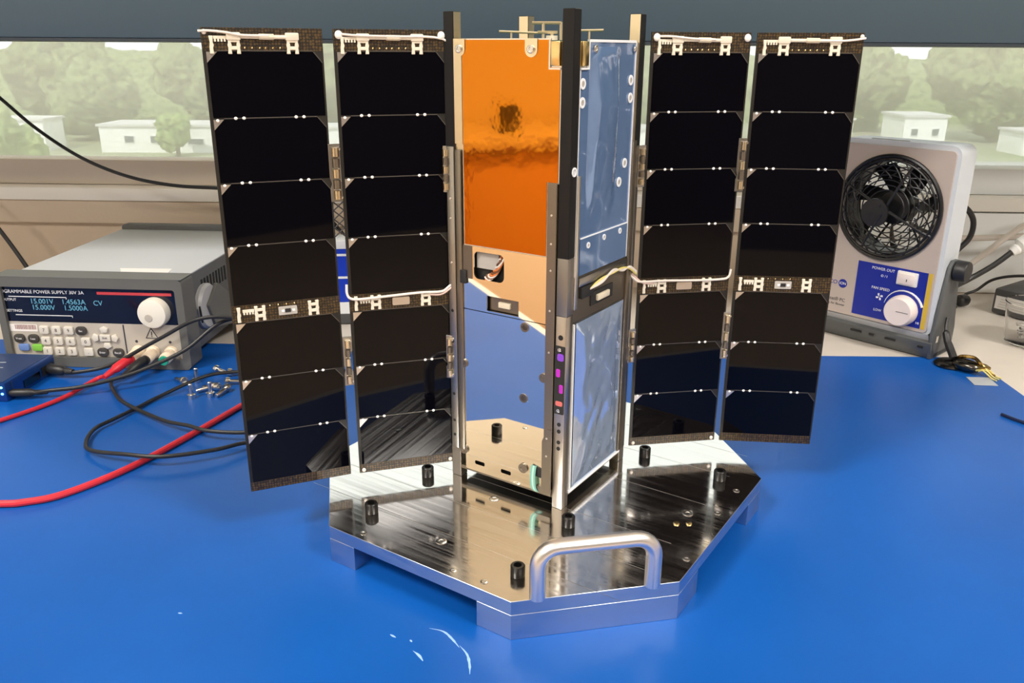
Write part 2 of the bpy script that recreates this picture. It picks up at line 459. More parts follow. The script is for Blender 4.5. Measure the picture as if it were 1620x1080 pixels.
scuff([(-.112, -.103), (-.108, -.106)], .001)
scuff([(-.099, -.108), (-.0975, -.110)], .0008)
scuff([(-.252, -.083), (-.249, -.0835)], .0008)
sh = empty('overhead_shelf', (0, .33, FZ), 0, 'blue-grey overhead shelf with a dark lower edge across the top', 'shelf')
MB().box(-1.5, 1.5, 0, .24, .353 - FZ, .47 - FZ).build('shelf_box', M['shelf'], sh, rot=(0, .0015, 0), bevel=.002)
MB().box(-1.5, 1.5, .0005, .24, .3505 - FZ, .353 - FZ).build('edge_strip', M['shelf_edge'], sh, rot=(0, .0015, 0))
for x in (-1.46, 1.42): MB().box(x, x + .04, .19, .23, -FZ + .001, .3495 - FZ).build('post', M['steel_leg'], sh)

# side bench along the left wall of the lab (mirrored in the satellite's bright faces)
sb = empty('side_bench', (-2.62, -.9, FZ), 0, 'long side bench with peach cupboards along the left lab wall', 'bench')
MB().box(-.36, .33, -1.6, 1.3, .76, .80).build('bench_top', M['white_metal'], sb, bevel=.004)
MB().box(-.36, .28, -1.58, 1.28, .0, .7595).build('bench_body', M['cupboard'], sb)
for k in range(5):
    d = MB().box(.2805, .298, -1.57 + k * .57, -1.57 + k * .57 + .56, .08, .74).build('cupboard_door', M['cupboard'], sb, bevel=.003)
    MB().tube([(.298, -1.53 + k * .57, .60), (.32, -1.53 + k * .57, .60), (.32, -1.53 + k * .57, .70), (.298, -1.53 + k * .57, .70)], .005, 8).build('door_handle', M['steel_leg'], d)
it = empty('reflected_block', (-2.50, -1.0, FZ + .8002), 0, 'dark block added on the side bench to darken the kapton reflection', 'block')  # unseen, added to put a dark spot into the kapton reflection
MB().box(-.08, .06, -.017, .017, 0, .105).build('block_case', M['wall_dark'], it, bevel=.006)
MB().box(.0601, .063, -.013, .013, .06, .098).build('block_screen', M['bwin'], it)
for y in (-.012, .012): MB().cyl((.0601, y, .03), (.068, y, .03), .006, n=14).build('block_knob', M['white_metal'], it)

# ------------------------------------------------------------------ materials of the equipment
M['alu'] = mat('machined_aluminium', (0.90, 0.88, 0.86), 0.1, 1.0)
def brushed(m, lo, hi):
    N, L, b = nodes(m)
    tc = N.new('ShaderNodeTexCoord'); mp = N.new('ShaderNodeMapping'); nz = N.new('ShaderNodeTexNoise'); mr = N.new('ShaderNodeMapRange')
    mp.inputs['Scale'].default_value = (6, 420, 20)
    nz.inputs['Scale'].default_value = 1.0; nz.inputs['Detail'].default_value = 3
    mr.inputs['From Min'].default_value = .35; mr.inputs['From Max'].default_value = .65
    mr.inputs['To Min'].default_value = lo; mr.inputs['To Max'].default_value = hi
    L.new(tc.outputs['Object'], mp.inputs[0]); L.new(mp.outputs[0], nz.inputs[0]); L.new(nz.outputs[0], mr.inputs[0]); L.new(mr.outputs[0], b.inputs['Roughness'])
    # milling passes: broad bands that differ a little in height
    mp2 = N.new('ShaderNodeMapping'); mp2.inputs['Scale'].default_value = (1.2, 60, 1); nz2 = N.new('ShaderNodeTexNoise'); nz2.inputs['Scale'].default_value = 1.0; nz2.inputs['Detail'].default_value = 2
    bp = N.new('ShaderNodeBump'); bp.inputs['Strength'].default_value = .12; bp.inputs['Distance'].default_value = .0006
    L.new(tc.outputs['Object'], mp2.inputs[0]); L.new(mp2.outputs[0], nz2.inputs[0]); L.new(nz2.outputs[0], bp.inputs['Height']); L.new(bp.outputs[0], b.inputs['Normal'])
brushed(M['alu'], .06, .17)
M['alu_edge'] = mat('sawn_aluminium_edge', (0.56, 0.62, 0.70), 0.3, 1.0); noise_to(M['alu_edge'], 'Roughness', 60, .28, .42, (1, 1, 6))
M['handle'] = mat('satin_handle', (0.86, 0.86, 0.86), 0.34, 1.0)
M['seam'] = mat('milling_seam', (0.5, 0.48, 0.46), 0.4, 1.0)
M['black_ox'] = mat('black_oxide_steel', (0.022, 0.021, 0.02), 0.35, 0.7)
M['steel'] = mat('bright_steel', (0.7, 0.69, 0.66), 0.25, 1.0)
M['dark_hole'] = mat('dark_hole', (0.008, 0.008, 0.008), 0.6)
M['anod'] = mat('black_anodised', (0.009, 0.009, 0.010), 0.36, 0.0, specular_ior_level=0.25)
M['alod'] = mat('alodined_aluminium', (0.82, 0.71, 0.50), 0.28, 1.0)
M['rail_grey'] = mat('bare_rail', (0.50, 0.47, 0.43), 0.3, 1.0)
M['rail_mid'] = mat('grey_rail', (0.26, 0.24, 0.215), 0.4, 0.8)
M['bracket'] = mat('bracket_metal', (0.24, 0.21, 0.17), 0.36, 0.9)
M['hinge'] = mat('hinge_metal', (0.36, 0.345, 0.32), 0.3, 0.95)
M['silver'] = mat('silver_teflon', (0.95, 0.89, 0.77), 0.025, 1.0)
M['edge'] = mat('panel_edge', (0.8, 0.77, 0.7), 0.3, 0.9)
M['kapton'] = mat('orange_kapton', (0.60, 0.185, 0.006), 0.045, 1.0, coat_weight=0.2, coat_roughness=0.05); bump(M['kapton'], 90, .035, .002, (1.0, 1.0, 1.0), 2)
def film(name, c, rough, bs, bstr, dist, stretch, metal=0.45):
    m = mat(name, c, rough, metal, coat_weight=0.9, coat_roughness=0.03); bump(m, bs, bstr, dist, stretch, 3); return m
M['film_up'] = film('blue_film_flat', (0.17, 0.29, 0.54), 0.1, 22, .10, .003, (1, 1, .6))
M['film_low'] = film('blue_film_wrinkled', (0.50, 0.65, 0.92), 0.06, 26, .05, .004, (1, 1, .45), 0.62)
M['film_edge'] = mat('film_edge_white', (0.85, 0.88, 0.92), 0.4)
M['inner'] = mat('inner_black', (0.015, 0.015, 0.015), 0.6)
M['pcb'] = mat('dark_circuit_board', (0.03, 0.06, 0.035), 0.4)
M['gold'] = mat('gold_plate', (0.85, 0.65, 0.30), 0.22, 1.0)
M['antenna'] = mat('pale_gold', (0.95, 0.82, 0.56), 0.3, 0.9)
M['cell'] = mat('solar_cell_glass', (0.0015, 0.0015, 0.003), 0.03, 0.0, ior=1.27)
M['cell_sub'] = mat('substrate_edge', (0.010, 0.009, 0.007), 0.45)
# woven brown flex circuit of the panel's strips
m = mat('woven_flex', (0.05, 0.03, 0.015), 0.4); N, L, b = nodes(m)
tc = N.new('ShaderNodeTexCoord'); vo = N.new('ShaderNodeTexVoronoi'); vo.inputs['Scale'].default_value = 520; cr = N.new('ShaderNodeValToRGB')
vo.inputs['Randomness'].default_value = .3
cr.color_ramp.elements[0].position = .3; cr.color_ramp.elements[0].color = (.095, .056, .018, 1); cr.color_ramp.elements[1].position = .55; cr.color_ramp.elements[1].color = (.010, .007, .004, 1)
L.new(tc.outputs['Object'], vo.inputs[0]); L.new(vo.outputs[0], cr.inputs[0]); L.new(cr.outputs[0], b.inputs['Base Color']); M['weave'] = m
M['line'] = mat('interconnect_line', (0.13, 0.12, 0.11), 0.4, 0.6)
M['diode'] = mat('silver_diode', (0.68, 0.64, 0.60), 0.28, 0.9)
M['dot'] = mat('white_adhesive_dot', (0.92, 0.91, 0.88), 0.35)
M['clip'] = mat('cream_silicone', (0.76, 0.70, 0.58), 0.5)
M['wire'] = mat('white_wire', (0.78, 0.72, 0.66), 0.35)
M['wire_pink'] = mat('pinkish_wire', (0.72, 0.52, 0.46), 0.35)
M['wire_orange'] = mat('orange_wire', (0.7, 0.2, 0.05), 0.4)
M['wire_brown'] = mat('brown_wire', (0.16, 0.07, 0.03), 0.4)
M['wire_yellow'] = mat('yellow_wire', (0.75, 0.65, 0.2), 0.4)
M['chip'] = mat('chip_grey', (0.45, 0.43, 0.40), 0.4)
M['teal'] = mat('teal_ribbon', (0.16, 0.42, 0.36), 0.4)
M['teal_light'] = mat('pale_ribbon', (0.42, 0.66, 0.58), 0.4)
M['lens_purple'] = mat('purple_lens', (0.30, 0.07, 0.68), 0.1, 0.2, coat_weight=1.0)
M['lens_mag'] = mat('magenta_lens', (0.62, 0.03, 0.58), 0.1, 0.2, coat_weight=1.0)
M['lens_red'] = mat('red_lens', (0.85, 0.2, 0.15), 0.15, 0.2, coat_weight=1.0)
M['conn'] = mat('cream_connector', (0.72, 0.65, 0.5), 0.45)

YAW = 0.5856389
MM = .001

# ------------------------------------------------------------------ the aluminium fixture
fx = empty('transport_fixture', (0, 0, 0), -YAW, 'mirror-bright octagonal aluminium base plate with a bar handle', 'base plate')
OCT = [(-125, -110), (29, -110), (106, -33), (106, 129), (29, 206), (-125, 206), (-202, 129), (-202, -33)]
pl = MB(MM).prism(OCT, 18.15, 28, 'z')
me = pl.mesh('top_plate', [M['alu'], M['alu_edge']], bevel=.2, seg=1)
for p_ in me.polygons:
    if abs(p_.normal.z) < .9: p_.material_index = 1
link('top_plate', me, fx)
BL = [[(3, -110), (29, -110), (106, -33), (106, 0), (78, 0), (3, -75)],
      [(106, 101), (106, 129), (29, 206), (3, 206), (3, 176), (78, 101)],
      [(-99, 206), (-125, 206), (-202, 129), (-202, 101), (-174, 101), (-99, 176)],
      [(-202, 0), (-202, -33), (-125, -110), (-102, -110), (-102, -75), (-174, 0)]]
for b_ in BL: MB(MM).prism(b_, 0.05, 18.1, 'z').build('corner_block', M['alu_edge'], fx, bevel=.15, seg=1)
for y in (-72, -34, 4, 66, 118, 160): MB(MM).box(-180, 84, y, y + .35, 28.0, 28.03).build('milling_seam', M['seam'], fx)
hp = [(40, -97, 28)]
h0 = Vector((40, -97.3, 0)); h1 = Vector((93, -46, 0)); hd = (h1 - h0).normalized()
pts = [h0 + Vector((0, 0, 28.2)), h0 + Vector((0, 0, 50))]
for k in range(1, 7): a = PI / 2 * k / 6; pts.append(h0 + hd * (13 - 13 * math.cos(a)) + Vector((0, 0, 50 + 13 * math.sin(a))))
for k in range(0, 7): a = PI / 2 * k / 6; pts.append(h1 - hd * (13 - 13 * math.sin(a)) + Vector((0, 0, 50 + 13 * math.cos(a))))
pts.append(h1 + Vector((0, 0, 28.2)))
MB(MM).tube(pts, 5.1, 18).build('handle', M['handle'], fx)
cap = MB(MM).lathe([(4.5, 0), (4.7, .5), (4.7, 7.4), (4.2, 8), (2.7, 8), (2.7, 3), (0, 3)], n=24).mesh('cap_screw', M['black_ox'])
for x, y in ((-113.8, -13.7), (-112.6, -79.6), (14.5, -15.3), (17.5, -84.9), (13.3, 113.1), (78.9, 109.4)): link('cap_screw', cap, fx, (x * MM, y * MM, .0281))
scr = MB(MM).lathe([(3.1, 0), (3.0, .25), (2.4, .4), (1.5, .4), (1.3, .1), (0, .1)], n=16).mesh('plate_screw', M['steel'])
for x, y in ((-47.3, -81.3), (78.3, 47.3), (-49.8, -14.2)): o = link('plate_screw', scr, fx, (x * MM, y * MM, .0281)); o.scale = (1.25, 1.25, 1.2)
for x, y in ((-98.4, -103.4), (3.6, -102.4), (99.9, -7.3), (96.2, 99.4), (-20, -104), (96, 60)): link('plate_screw', scr, fx, (x * MM, y * MM, .0281)).scale = (.8, .8, 1)
for x, y in ((76.9, 29.9), (84.3, 34.9)): MB(MM).lathe([(2.2, 0), (2.0, .8), (0, 1.0)], (x, y, 28.05), n=12).build('brass_pin', M['gold'], fx)

# ------------------------------------------------------------------ the satellite
sat = empty('cubesat', (0, 0, .02815), -YAW, 'tall box-shaped small satellite with four black solar panels spread out', 'satellite')
H = 340.5
def bx(name, m, x0, x1, y0, y1, z0, z1, parent=sat, bevel=0.0):
    return MB(MM).box(x0, x1, y0, y1, z0, z1).build(name, m, parent, bevel=bevel)
def rail(x0, y0, inx, iny, z0, z1, mo, mi):
    """inx / iny: which side (+1/-1) of the rail faces inwards"""
    mb = MB(MM).box(x0, x0 + 8.5, y0, y0 + 8.5, z0, z1)
    me = mb.mesh('rail', [mo, mi], bevel=.4, seg=1)
    for p_ in me.polygons:
        if p_.normal.x * inx > .9 or p_.normal.y * iny > .9: p_.material_index = 1
    return link('rail', me, sat)
# rails: front, left, right, back (outer sides black, inner sides bare)
rail(-8.5, 0, -1, 1, 187, H, M['anod'], M['alod'])
rail(-100, 0, 1, 1, 187, H, M['anod'], M['alod']); rail(-100, 0, 1, 1, 0, 186.9, M['rail_mid'], M['alod'])
rail(-8.5, 91.5, -1, -1, 187, H, M['anod'], M['alod']); rail(-8.5, 91.5, -1, -1, 0, 186.9, M['rail_mid'], M['alod'])
rail(-100, 91.5, 1, -1, 0, H, M['anod'], M['alod'])
tag(bx('rail_section', M['rail_mid'], -8.5, 0, 0, 8.5, 147, 186.9, bevel=.4), 'grey middle section of the front rail')
tag(bx('rail_section', M['rail_grey'], -8.5, 0, 0, 8.5, 0, 146.9, bevel=.4), 'bare silver lower section of the front rail')
# inside
bx('core', M['inner'], -95, -5, 6, 95, 9, 321)
bx('bottom_frame', M['bracket'], -92, -8, 1.2, 5.5, 7, 10); bx('bottom_frame', M['bracket'], -5.5, -1.2, 8, 92, 7, 10)
bx('top_deck', M['pcb'], -91, -9, 9, 91, 321.2, 322.6)
# ---- left (orange) face: plane y = 0, u = -x
KP = [(-84.4, 187), (-17.4, 187), (-17.4, 236), (-9.3, 236), (-9.3, 306.7), (-17.2, 306.7), (-17.2, 322.8), (-84.4, 322.8)]
def grow(poly, g):
    cx = sum(a for a, b in poly) / len(poly); cy = sum(b for a, b in poly) / len(poly)
    return [(a + math.copysign(g, a - cx), b + math.copysign(g, b - cy)) for a, b in poly]
MB(MM).prism([(-91.4, 186), (-8.6, 186), (-8.6, 322), (-91.4, 322)], 1.0, 3.5, 'y').build('face_frame', M['alod'], sat)
MB(MM).prism(grow(KP, .8), .2, 1.0, 'y').build('highlight_rim', M['edge'], sat)  # grown pale rim stands in for the sheet's edge highlight
MB(MM).prism(KP, -.25, .2, 'y').build('kapton_sheet', M['kapton'], sat)
ear = MB(MM)
SC = MB(MM).lathe([(2.6, 0), (2.6, 1.0), (2.2, 1.3), (1.4, 1.3), (1.2, .6), (0, .6)], d=(0, -1, 0), n=16).mesh('screw', M['steel'])
SCX = MB(MM).lathe([(2.6, 0), (2.6, 1.0), (2.2, 1.3), (1.4, 1.3), (1.2, .6), (0, .6)], d=(1, 0, 0), n=16).mesh('screw', M['steel'])
def lscrew(u, z, y=0.0, s=1.0): o = link('screw', SC, sat, (-u * MM, y * MM, z * MM)); o.scale = (s, 1, s); return o
def rscrew(v, z, x=0.0, s=1.0): o = link('screw', SCX, sat, (x * MM, v * MM, z * MM)); o.scale = (1, s, s); return o
for u in (86.6, 30.4):
    MB(MM).prism([(-u - 4.6, 323.5), (-u - 4.6, 317)] + [(-u + 4.6 * math.cos(a), 317 + 4.6 * math.sin(a)) for a in [PI + PI * k / 10 for k in range(1, 10)]] + [(-u + 4.6, 317), (-u + 4.6, 323.5)], -.7, -.3, 'y').build('screw_tab', M['alod'], sat)
    lscrew(u, 317.2, -.7)
bx('edge_strip', M['alod'], -91.3, -84.9, -.6, .9, 256, 321)
bx('release_latch', M['gold'], -15.6, -8.8, -1.8, 3, 307.5, 322, bevel=.5)
bx('release_latch', M['gold'], -1.5, 1.4, 9.4, 17, 307.5, 322, bevel=.5)
for a in ((-17.2, -8.7, -.9, .6, 305.4, 306.4), (-17.2, -16.2, -.9, .6, 306.4, 322.6)): bx('latch_border', M['edge'], *a)
for a in ((-.6, .9, 8.7, 19, 305.4, 306.4), (-.6, .9, 18, 19, 306.4, 322.6)): bx('latch_border', M['film_edge'], *a)
# middle and lower mirror plates
holed('mid_plate', [(-86.5, 139.3), (-12.5, 139.3), (-12.5, 186), (-86.5, 186)],
      [rrect(-77, -51.1, 162.8, 182.7, 4), [(-65.8, 140.6), (-38.8, 140.6), (-38.8, 151.7), (-65.8, 151.7)]], .2, 1.2, 'y', M['silver'], sat, MM)
holed('lower_plate', [(-86.5, 9), (-12.5, 9), (-12.5, 138.7), (-86.5, 138.7)],
      [rrect(-77.8, -68.8, 14.9, 18.1, 1), rrect(-53.7, -44.7, 14.5, 17.7, 1), circ(-33.5, 134, 2.4, 16), circ(-34, 80.3, 2.4, 16)], .2, 1.2, 'y', M['silver'], sat, MM)
bx('left_margin', M['bracket'], -91.4, -78.2, .0, .19, 162, 186)
for u, z in ((33.5, 134), (34, 80.3)):
    MB(MM).lathe([(3.5, 0), (3.5, .4), (2.4, .4), (2.3, 0)], (-u, .2, z), (0, -1, 0), n=20).build('screw_rim', M['bracket'], sat)
    MB(MM).lathe([(2.3, 0), (2.3, .6), (1, .6), (.9, .2), (0, .2)], (-u, 1.4, z), (0, -1, 0), n=16).build('sunk_screw', M['dark_hole'], sat)
bx('socket_connector', M['conn'], -57, -47, 1.5, 5, 144, 148, bevel=.4)
bx('socket_backing', M['bracket'], -65.6, -39, 3.4, 5.8, 140.8, 151.5)
bx('window_backing', M['chip'], -76.8, -58, 3.8, 5.9, 170, 182.5)
rng = random.Random(4)
for k, mm in enumerate(('wire_orange', 'wire', 'wire_brown', 'wire', 'wire_orange', 'wire_brown')):
    pts = []
    for i in range(9):
        t = i / 8; a = t * 9 + k * 1.05
        pts.append((-67 + 13 * t + 1.9 * math.cos(a), 2.6 + 1.2 * math.sin(a), 164.5 + 16 * t * t + 1.9 * math.sin(a)))
    MB(MM).tube(smooth_path(pts, 3), .75, 6).build('harness_wire', M[mm], sat)
# right-hand bracket on the left face, with its ears
MB(MM).prism([(-15.6, 20), (-9, 20), (-9, 236), (-16.2, 236)], -1.4, .1, 'y').build('cover_bracket', M['bracket'], sat, bevel=.3, seg=1)
MB(MM).prism([(-16.5, 14), (-8.7, 14), (-8.7, 62), (-12.3, 62), (-16.5, 52)], -2.2, -1.45, 'y').build('foot_bracket', M['bracket'], sat)
for u, z, r in ((17.2, 99.8, 3.4), (87.6, 24.9, 3.6), (33.4, 24.5, 3.8), (87.2, 96, 3.4)):
    MB(MM).lathe([(r, 0), (r, 1.2), (r * .6, 1.2), (r * .5, .6), (0, .6)], (-u, .1, z), (0, -1, 0), n=20).build('bracket_ear', M['bracket'], sat)
for z in (41, 55, 120, 150, 178, 196, 215): MB(MM).lathe([(.8, 0), (.7, .4), (0, .5)], (-12.6, -1.4 if z > 62 else -2.2, z), (0, -1, 0), n=10).build('rivet', M['edge'], sat)
MB(MM).prism([(-20, 21), (-12.4, 21), (-12.4, 27), (-25, 30), (-26, 22)], -.6, .15, 'y').build('cable_port', M['dark_hole'], sat)
bx('port_block', M['bracket'], -22, -9, -1.4, .15, 8.6, 14)
rb = MB(MM)
for i, (mm, du) in enumerate((('teal', 0), ('teal_light', 1.5), ('teal', 3.0))):
    pts = [(-25.4 + du, -.7, 29.5), (-25.2 + du, -2.2, 26), (-25.2 + du, -2.8, 20), (-24.6 + du, -2.6, 13), (-22.8 + du, -1.6, 9.4), (-20 + du, 1, 7.8)]
    P = smooth_path(pts, 5); mb = MB(MM); vs = []
    for q in P: vs += [(q.x - .72, q.y, q.z), (q.x + .72, q.y, q.z), (q.x + .72, q.y + .5, q.z), (q.x - .72, q.y + .5, q.z)]
    fs = []
    for k in range(len(P) - 1):
        for j in range(4): fs.append((4 * k + j, 4 * k + (j + 1) % 4, 4 * k + 4 + (j + 1) % 4, 4 * k + 4 + j))
    fs += [(0, 1, 2, 3), tuple(4 * (len(P) - 1) + j for j in (3, 2, 1, 0))]
    mb.add(vs, fs).build('ribbon_cable', M[mm], sat)
# sensor window in the front rail
MB(MM).prism(rrect(-8.2, -.4, 75.5, 126, .8), -.7, .05, 'y').build('sensor_bezel', M['inner'], sat)
for u, z, w, h, mm in ((3.6, 118, 5.2, 5.4, 'lens_purple'), (5.2, 106.3, 3.4, 6, 'lens_mag'), (2.6, 94.8, 3, 6.4, 'lens_mag'), (4, 83.6, 5.6, 3.6, 'lens_red')):
    MB(MM).prism(rrect(-u - w / 2, -u + w / 2, z - h / 2, z + h / 2, min(w, h) * .3), -1.1, -.72, 'y').build('sensor_lens', M[mm], sat, bevel=.15, seg=1)
for z in (123.6, 78.4): lscrew(4.3, z, -.7, .55)
MB(MM).lathe([(1.9, 0), (1.9, .25), (0, .26)], (-4.2, .0, 132), (0, -1, 0), n=16).build('rail_hole', M['dark_hole'], sat)
for z in (67.3, 61.9, 53.4, 48.5): MB(MM).lathe([(1.5, 0), (1.5, .25), (0, .26)], (-4, .0, z), (0, -1, 0), n=14).build('rail_hole', M['dark_hole'], sat)
# ---- right (blue film) face: plane x = 0
MB(MM).box(-3, -.9, 8.8, 91, 172, 322).build('face_frame', M['edge'], sat)
MB(MM).prism([(9, 172.5), (85.5, 172.5), (85.5, 322.3), (19.4, 322.3), (19.4, 305), (9, 305)], -.9, -.5, 'x').build('film_panel', M['film_up'], sat)
# film added over the upper half: bulged so its top reflects the window
g = MB(MM); nu, nz_ = 30, 34; vs = []
for j in range(nz_ + 1):
    for i in range(nu + 1):
        v = 21 + 43 * i / nu; z = 200 + 119 * j / nz_
        e = min(1.0, min(i, nu - i) / 6.0, (nz_ - j) / 1.0 + .0, j / 3.0); e = e * e * (3 - 2 * e)
        bulge = 4.6 * max(0.0, (319 - z) / 36) if z > 283 else 4.6 * max(0.0, 1 - (283 - z) / 70)
        d = .35 * noise.noise(Vector((v * .06, z * .05, 1))) + .18 * noise.noise(Vector((v * .16, z * .12, 5)))
        vs.append((-.45 + e * (.3 + bulge * (.75 + .25 * math.sin(PI * i / nu)) + d), v, z))
fs = [(j * (nu + 1) + i, j * (nu + 1) + i + 1, (j + 1) * (nu + 1) + i + 1, (j + 1) * (nu + 1) + i) for j in range(nz_) for i in range(nu)]
g.add(vs, fs).build('reflecting_film', M['film_up'], sat)
bx('film_top_lip', M['film_edge'], -1.5, .3, 19.4, 85.5, 321.6, 323.2)
bx('film_side_lip', M['film_edge'], -.9, .1, 85.5, 86.6, 172.5, 322)
bx('film_side_lip', M['film_edge'], -.9, .15, 8.6, 9.3, 172.5, 305)
MB(MM).prism([(15, 172.5), (85.2, 172.5), (85.2, 198), (15, 198)], -.2, .2, 'x').build('film_flap', M['film_up'], sat)
bx('flap_edge', M['film_edge'], -.2, .4, 15, 85.2, 197.6, 198.5)
ring = MB(MM).lathe([(1.9, 0), (1.9, .5), (3.4, .5), (3.5, 0)], d=(1, 0, 0), n=20).mesh('washer', M['film_edge'])
for v, z in ((12.4, 296.9), (12.4, 285.5), (79.9, 297.4), (80.3, 285.7), (76.3, 241.7), (68.7, 229.3), (26.2, 191.9), (49, 193.5), (73.4, 193.8)):
    s_ = .62 if z < 200 else 1.0
    o = link('washer', ring, sat, ((.2 if z < 200 else -.2) * MM, v * MM, z * MM)); o.scale = (1, s_, s_)
    MB(MM).lathe([(1.7, 0), (1.6, .4), (.8, .4), (.7, .15), (0, .15)], (.2 if z < 200 else -.2, v, z), (1, 0, 0), n=14).build('washer_screw', M['chip'], sat).scale = (1, 1, 1)
rscrew(27, 317.5, -.2); rscrew(83.2, 317.5, -.1, .8)
lst = MB(MM).lathe([(1.9, 0), (1.9, .5), (3.0, .5), (3.1, 0)], d=(1, 0, 0), n=20).build('washer', M['film_edge'], sat, (.05 * MM, 4.4 * MM, 243.2 * MM))
# step bracket beside the front rail and mid frame
bx('side_bracket', M['edge'], -.8, .9, 8.7, 12.4, 150, 240, bevel=.3)
bx('mid_frame', M['bracket'], -3, -.6, 8.8, 91, 140.5, 171.8)
bx('mid_ledge', M['hinge'], -.6, 1.3, 14, 86, 165, 171, bevel=.4)
bx('mid_socket', M['inner'], -.6, .3, 33, 66, 147, 157)
bx('mid_plug', M['conn'], .3, 2.4, 40, 58, 149.5, 154, bevel=.5)
bx('mid_plug', M['inner'], -.6, 2.0, 17, 34, 156, 164, bevel=.5)
for k, mm in enumerate(('wire_yellow', 'wire', 'wire')):
    MB(MM).tube(smooth_path([(1.6, 28, 161), (2.8 + .5 * k, 42, 165 - k), (3.2, 60, 166 + k), (2.6, 76, 166 - k), (2.8, 88, 163 + .8 * k), (3.4, 98, 157 + k)], 6), .8, 7).build('harness_wire', M[mm], sat)
MB(MM).box(-3, -.9, 8.8, 91, 10, 140).build('face_frame', M['rail_grey'], sat)
# wrinkled film on the lower part: a real uneven sheet
g = MB(MM); nu, nz_ = 36, 60; vs = []
for j in range(nz_ + 1):
    for i in range(nu + 1):
        v = 14 + 72 * i / nu; z = 12 + 127 * j / nz_
        e = min(i, nu - i, j, nz_ - j) / 6.0; e = min(1.0, e)
        d = 1.9 * abs(noise.noise(Vector((v * .04 + z * .012, z * .016, 3)))) + 1.1 * abs(noise.noise(Vector((v * .05 - z * .03, z * .02, 9)))) + .16 * noise.noise(Vector((v * .2, z * .06, 5)))
        vs.append((-.3 + e * (.9 + d), v, z))
fs = [(j * (nu + 1) + i, j * (nu + 1) + i + 1, (j + 1) * (nu + 1) + i + 1, (j + 1) * (nu + 1) + i) for j in range(nz_) for i in range(nu)]
g.add(vs, fs).build('wrinkled_film', M['film_low'], sat)
bx('film_bottom_lip', M['film_edge'], -.9, .5, 9, 91, 9.6, 11.6); bx('film_side_lip', M['film_edge'], -.9, .4, 10.2, 11.4, 11.6, 139)
bx('right_hinge_strip', M['bracket'], -.8, 1.4, 86.8, 92.6, 12, 256, bevel=.4)
bx('right_hinge_strip', M['hinge'], -.6, 1.0, 93, 98.5, 12, 252, bevel=.4)
# ---- left hinge strip on the orange face
bx('left_hinge_strip', M['bracket'], -91.5, -86.6, -1.2, .1, 25, 252, bevel=.4)
bx('left_hinge_strip', M['hinge'], -98.6, -92, -1.6, -.1, 25, 254, bevel=.5)
for z in (36, 48, 70, 112, 136): MB(MM).lathe([(1.2, 0), (1.1, .3), (0, .31)], (-95.5, -1.6, z), (0, -1, 0), n=12).build('strip_hole', M['dark_hole'], sat)
for z in (100, 114, 172, 204, 218): MB(MM).lathe([(.9, 0), (.8, .5), (0, .6)], (-95.5, -1.6, z), (0, -1, 0), n=12).build('strip_pin', M['edge'], sat)
bx('strip_port', M['inner'], -88.5, -83, -1.6, .1, 158, 168, bevel=.6)
# ---- antennas on the top deck
def rod(p0, p1, r=.8, name='antenna_rod', m='antenna'): MB(MM).cyl(p0, p1, r, n=8).build(name, M[m], sat)
rod((-77, 32, 328.5), (-55, 46.5, 327.6)); rod((-70, 36.5, 322), (-70, 36.5, 328.2), .7)
rod((-40, 57, 329), (-18, 71.2, 329.6)); rod((-26, 66, 322), (-26, 66, 329.3), .7)
ab = MB(MM)
for a, b_ in (((-58.5, 44.5, 334), (-42, 55.3, 334)), ((-42, 55.3, 334.6), (-42, 55.3, 322.6)), ((-52, 48.7, 334), (-52, 48.7, 322.6)), ((-55, 46, 328), (-44, 54, 328)), ((-47, 52, 328), (-47, 52, 322.6))):
    ab.tube([a, b_], 1.05, 6)
ab.build('antenna_bracket', M['antenna'], sat)
MB(MM).cyl((-46, 50, 322.6), (-46, 50, 326), 4, n=14).build('antenna_base', M['conn'], sat)

# ------------------------------------------------------------------ solar panels
PW = 73.5; ZT, ZB = 329.0, 10.9
EDGES = [315.5, 275.0, 234.3, 193.0, 152.0]          # upper edges of the four upper cells, then the mid strip
EDGES2 = [139.7, 98.0, 56.2, 17.8]
cells = [(EDGES[i + 1], EDGES[i]) for i in range(4)] + [(EDGES2[i + 1], EDGES2[i]) for i in range(3)]
CELLS = {}
def cell_mesh(z0, z1):
    h = z1 - z0
    k = round(h, 1)
    if k not in CELLS:
        CELLS[k] = MB(MM).prism([(2.2, .5), (PW - 1.2, .5), (PW - 1.2, h - 7.4), (PW - 6.6, h - .5), (8.6, h - .5), (2.2, h - 7.0)], -.35, 0, 'y').mesh('solar_cell', M['cell'])
    return CELLS[k]
DOT = MB(MM).ball((0, 0, 0), (1.15, .7, 1.0), 12, 6).mesh('adhesive_dot', M['dot'])
LINE = MB(MM).box(8.6, PW - 6.6, -.42, 0, -.25, .25).mesh('interconnect', M['line'])
DIODE = MB(MM).prism([(2.1, -7.0), (8.4, -.6), (2.1, -.6)], -.7, 0, 'y').mesh('corner_diode', M['diode'])
SLASH = MB(MM).prism([(PW - 6.7, -.5), (PW - 1.1, -7.4), (PW - 1.1, -6.7), (PW - 6.1, -.5)], -.5, 0, 'y').mesh('corner_trace', M['line'])
hm = MB(MM)                                          # H-shaped silicone cable clip
for sx in (-1, 1): hm.prism([(sx * 2.6 - 1.2, -6), (sx * 2.6 + 1.2, -6), (sx * 2.6 + .9, -2.4), (sx * 2.6 + 1.3, -.8), (sx * 2.6 + .9, .8), (sx * 2.6 + 1.2, 4.6), (sx * 2.6 - 1.2, 4.6), (sx * 2.6 - .8, .8), (sx * 2.6 - 1.2, -.8), (sx * 2.6 - .8, -2.4)], -1.6, 0, 'y')
hm.box(-2.6, 2.6, -1.5, 0, -3.6, -1.4).box(-2.8, 2.8, -1.5, 0, .8, 2.8)
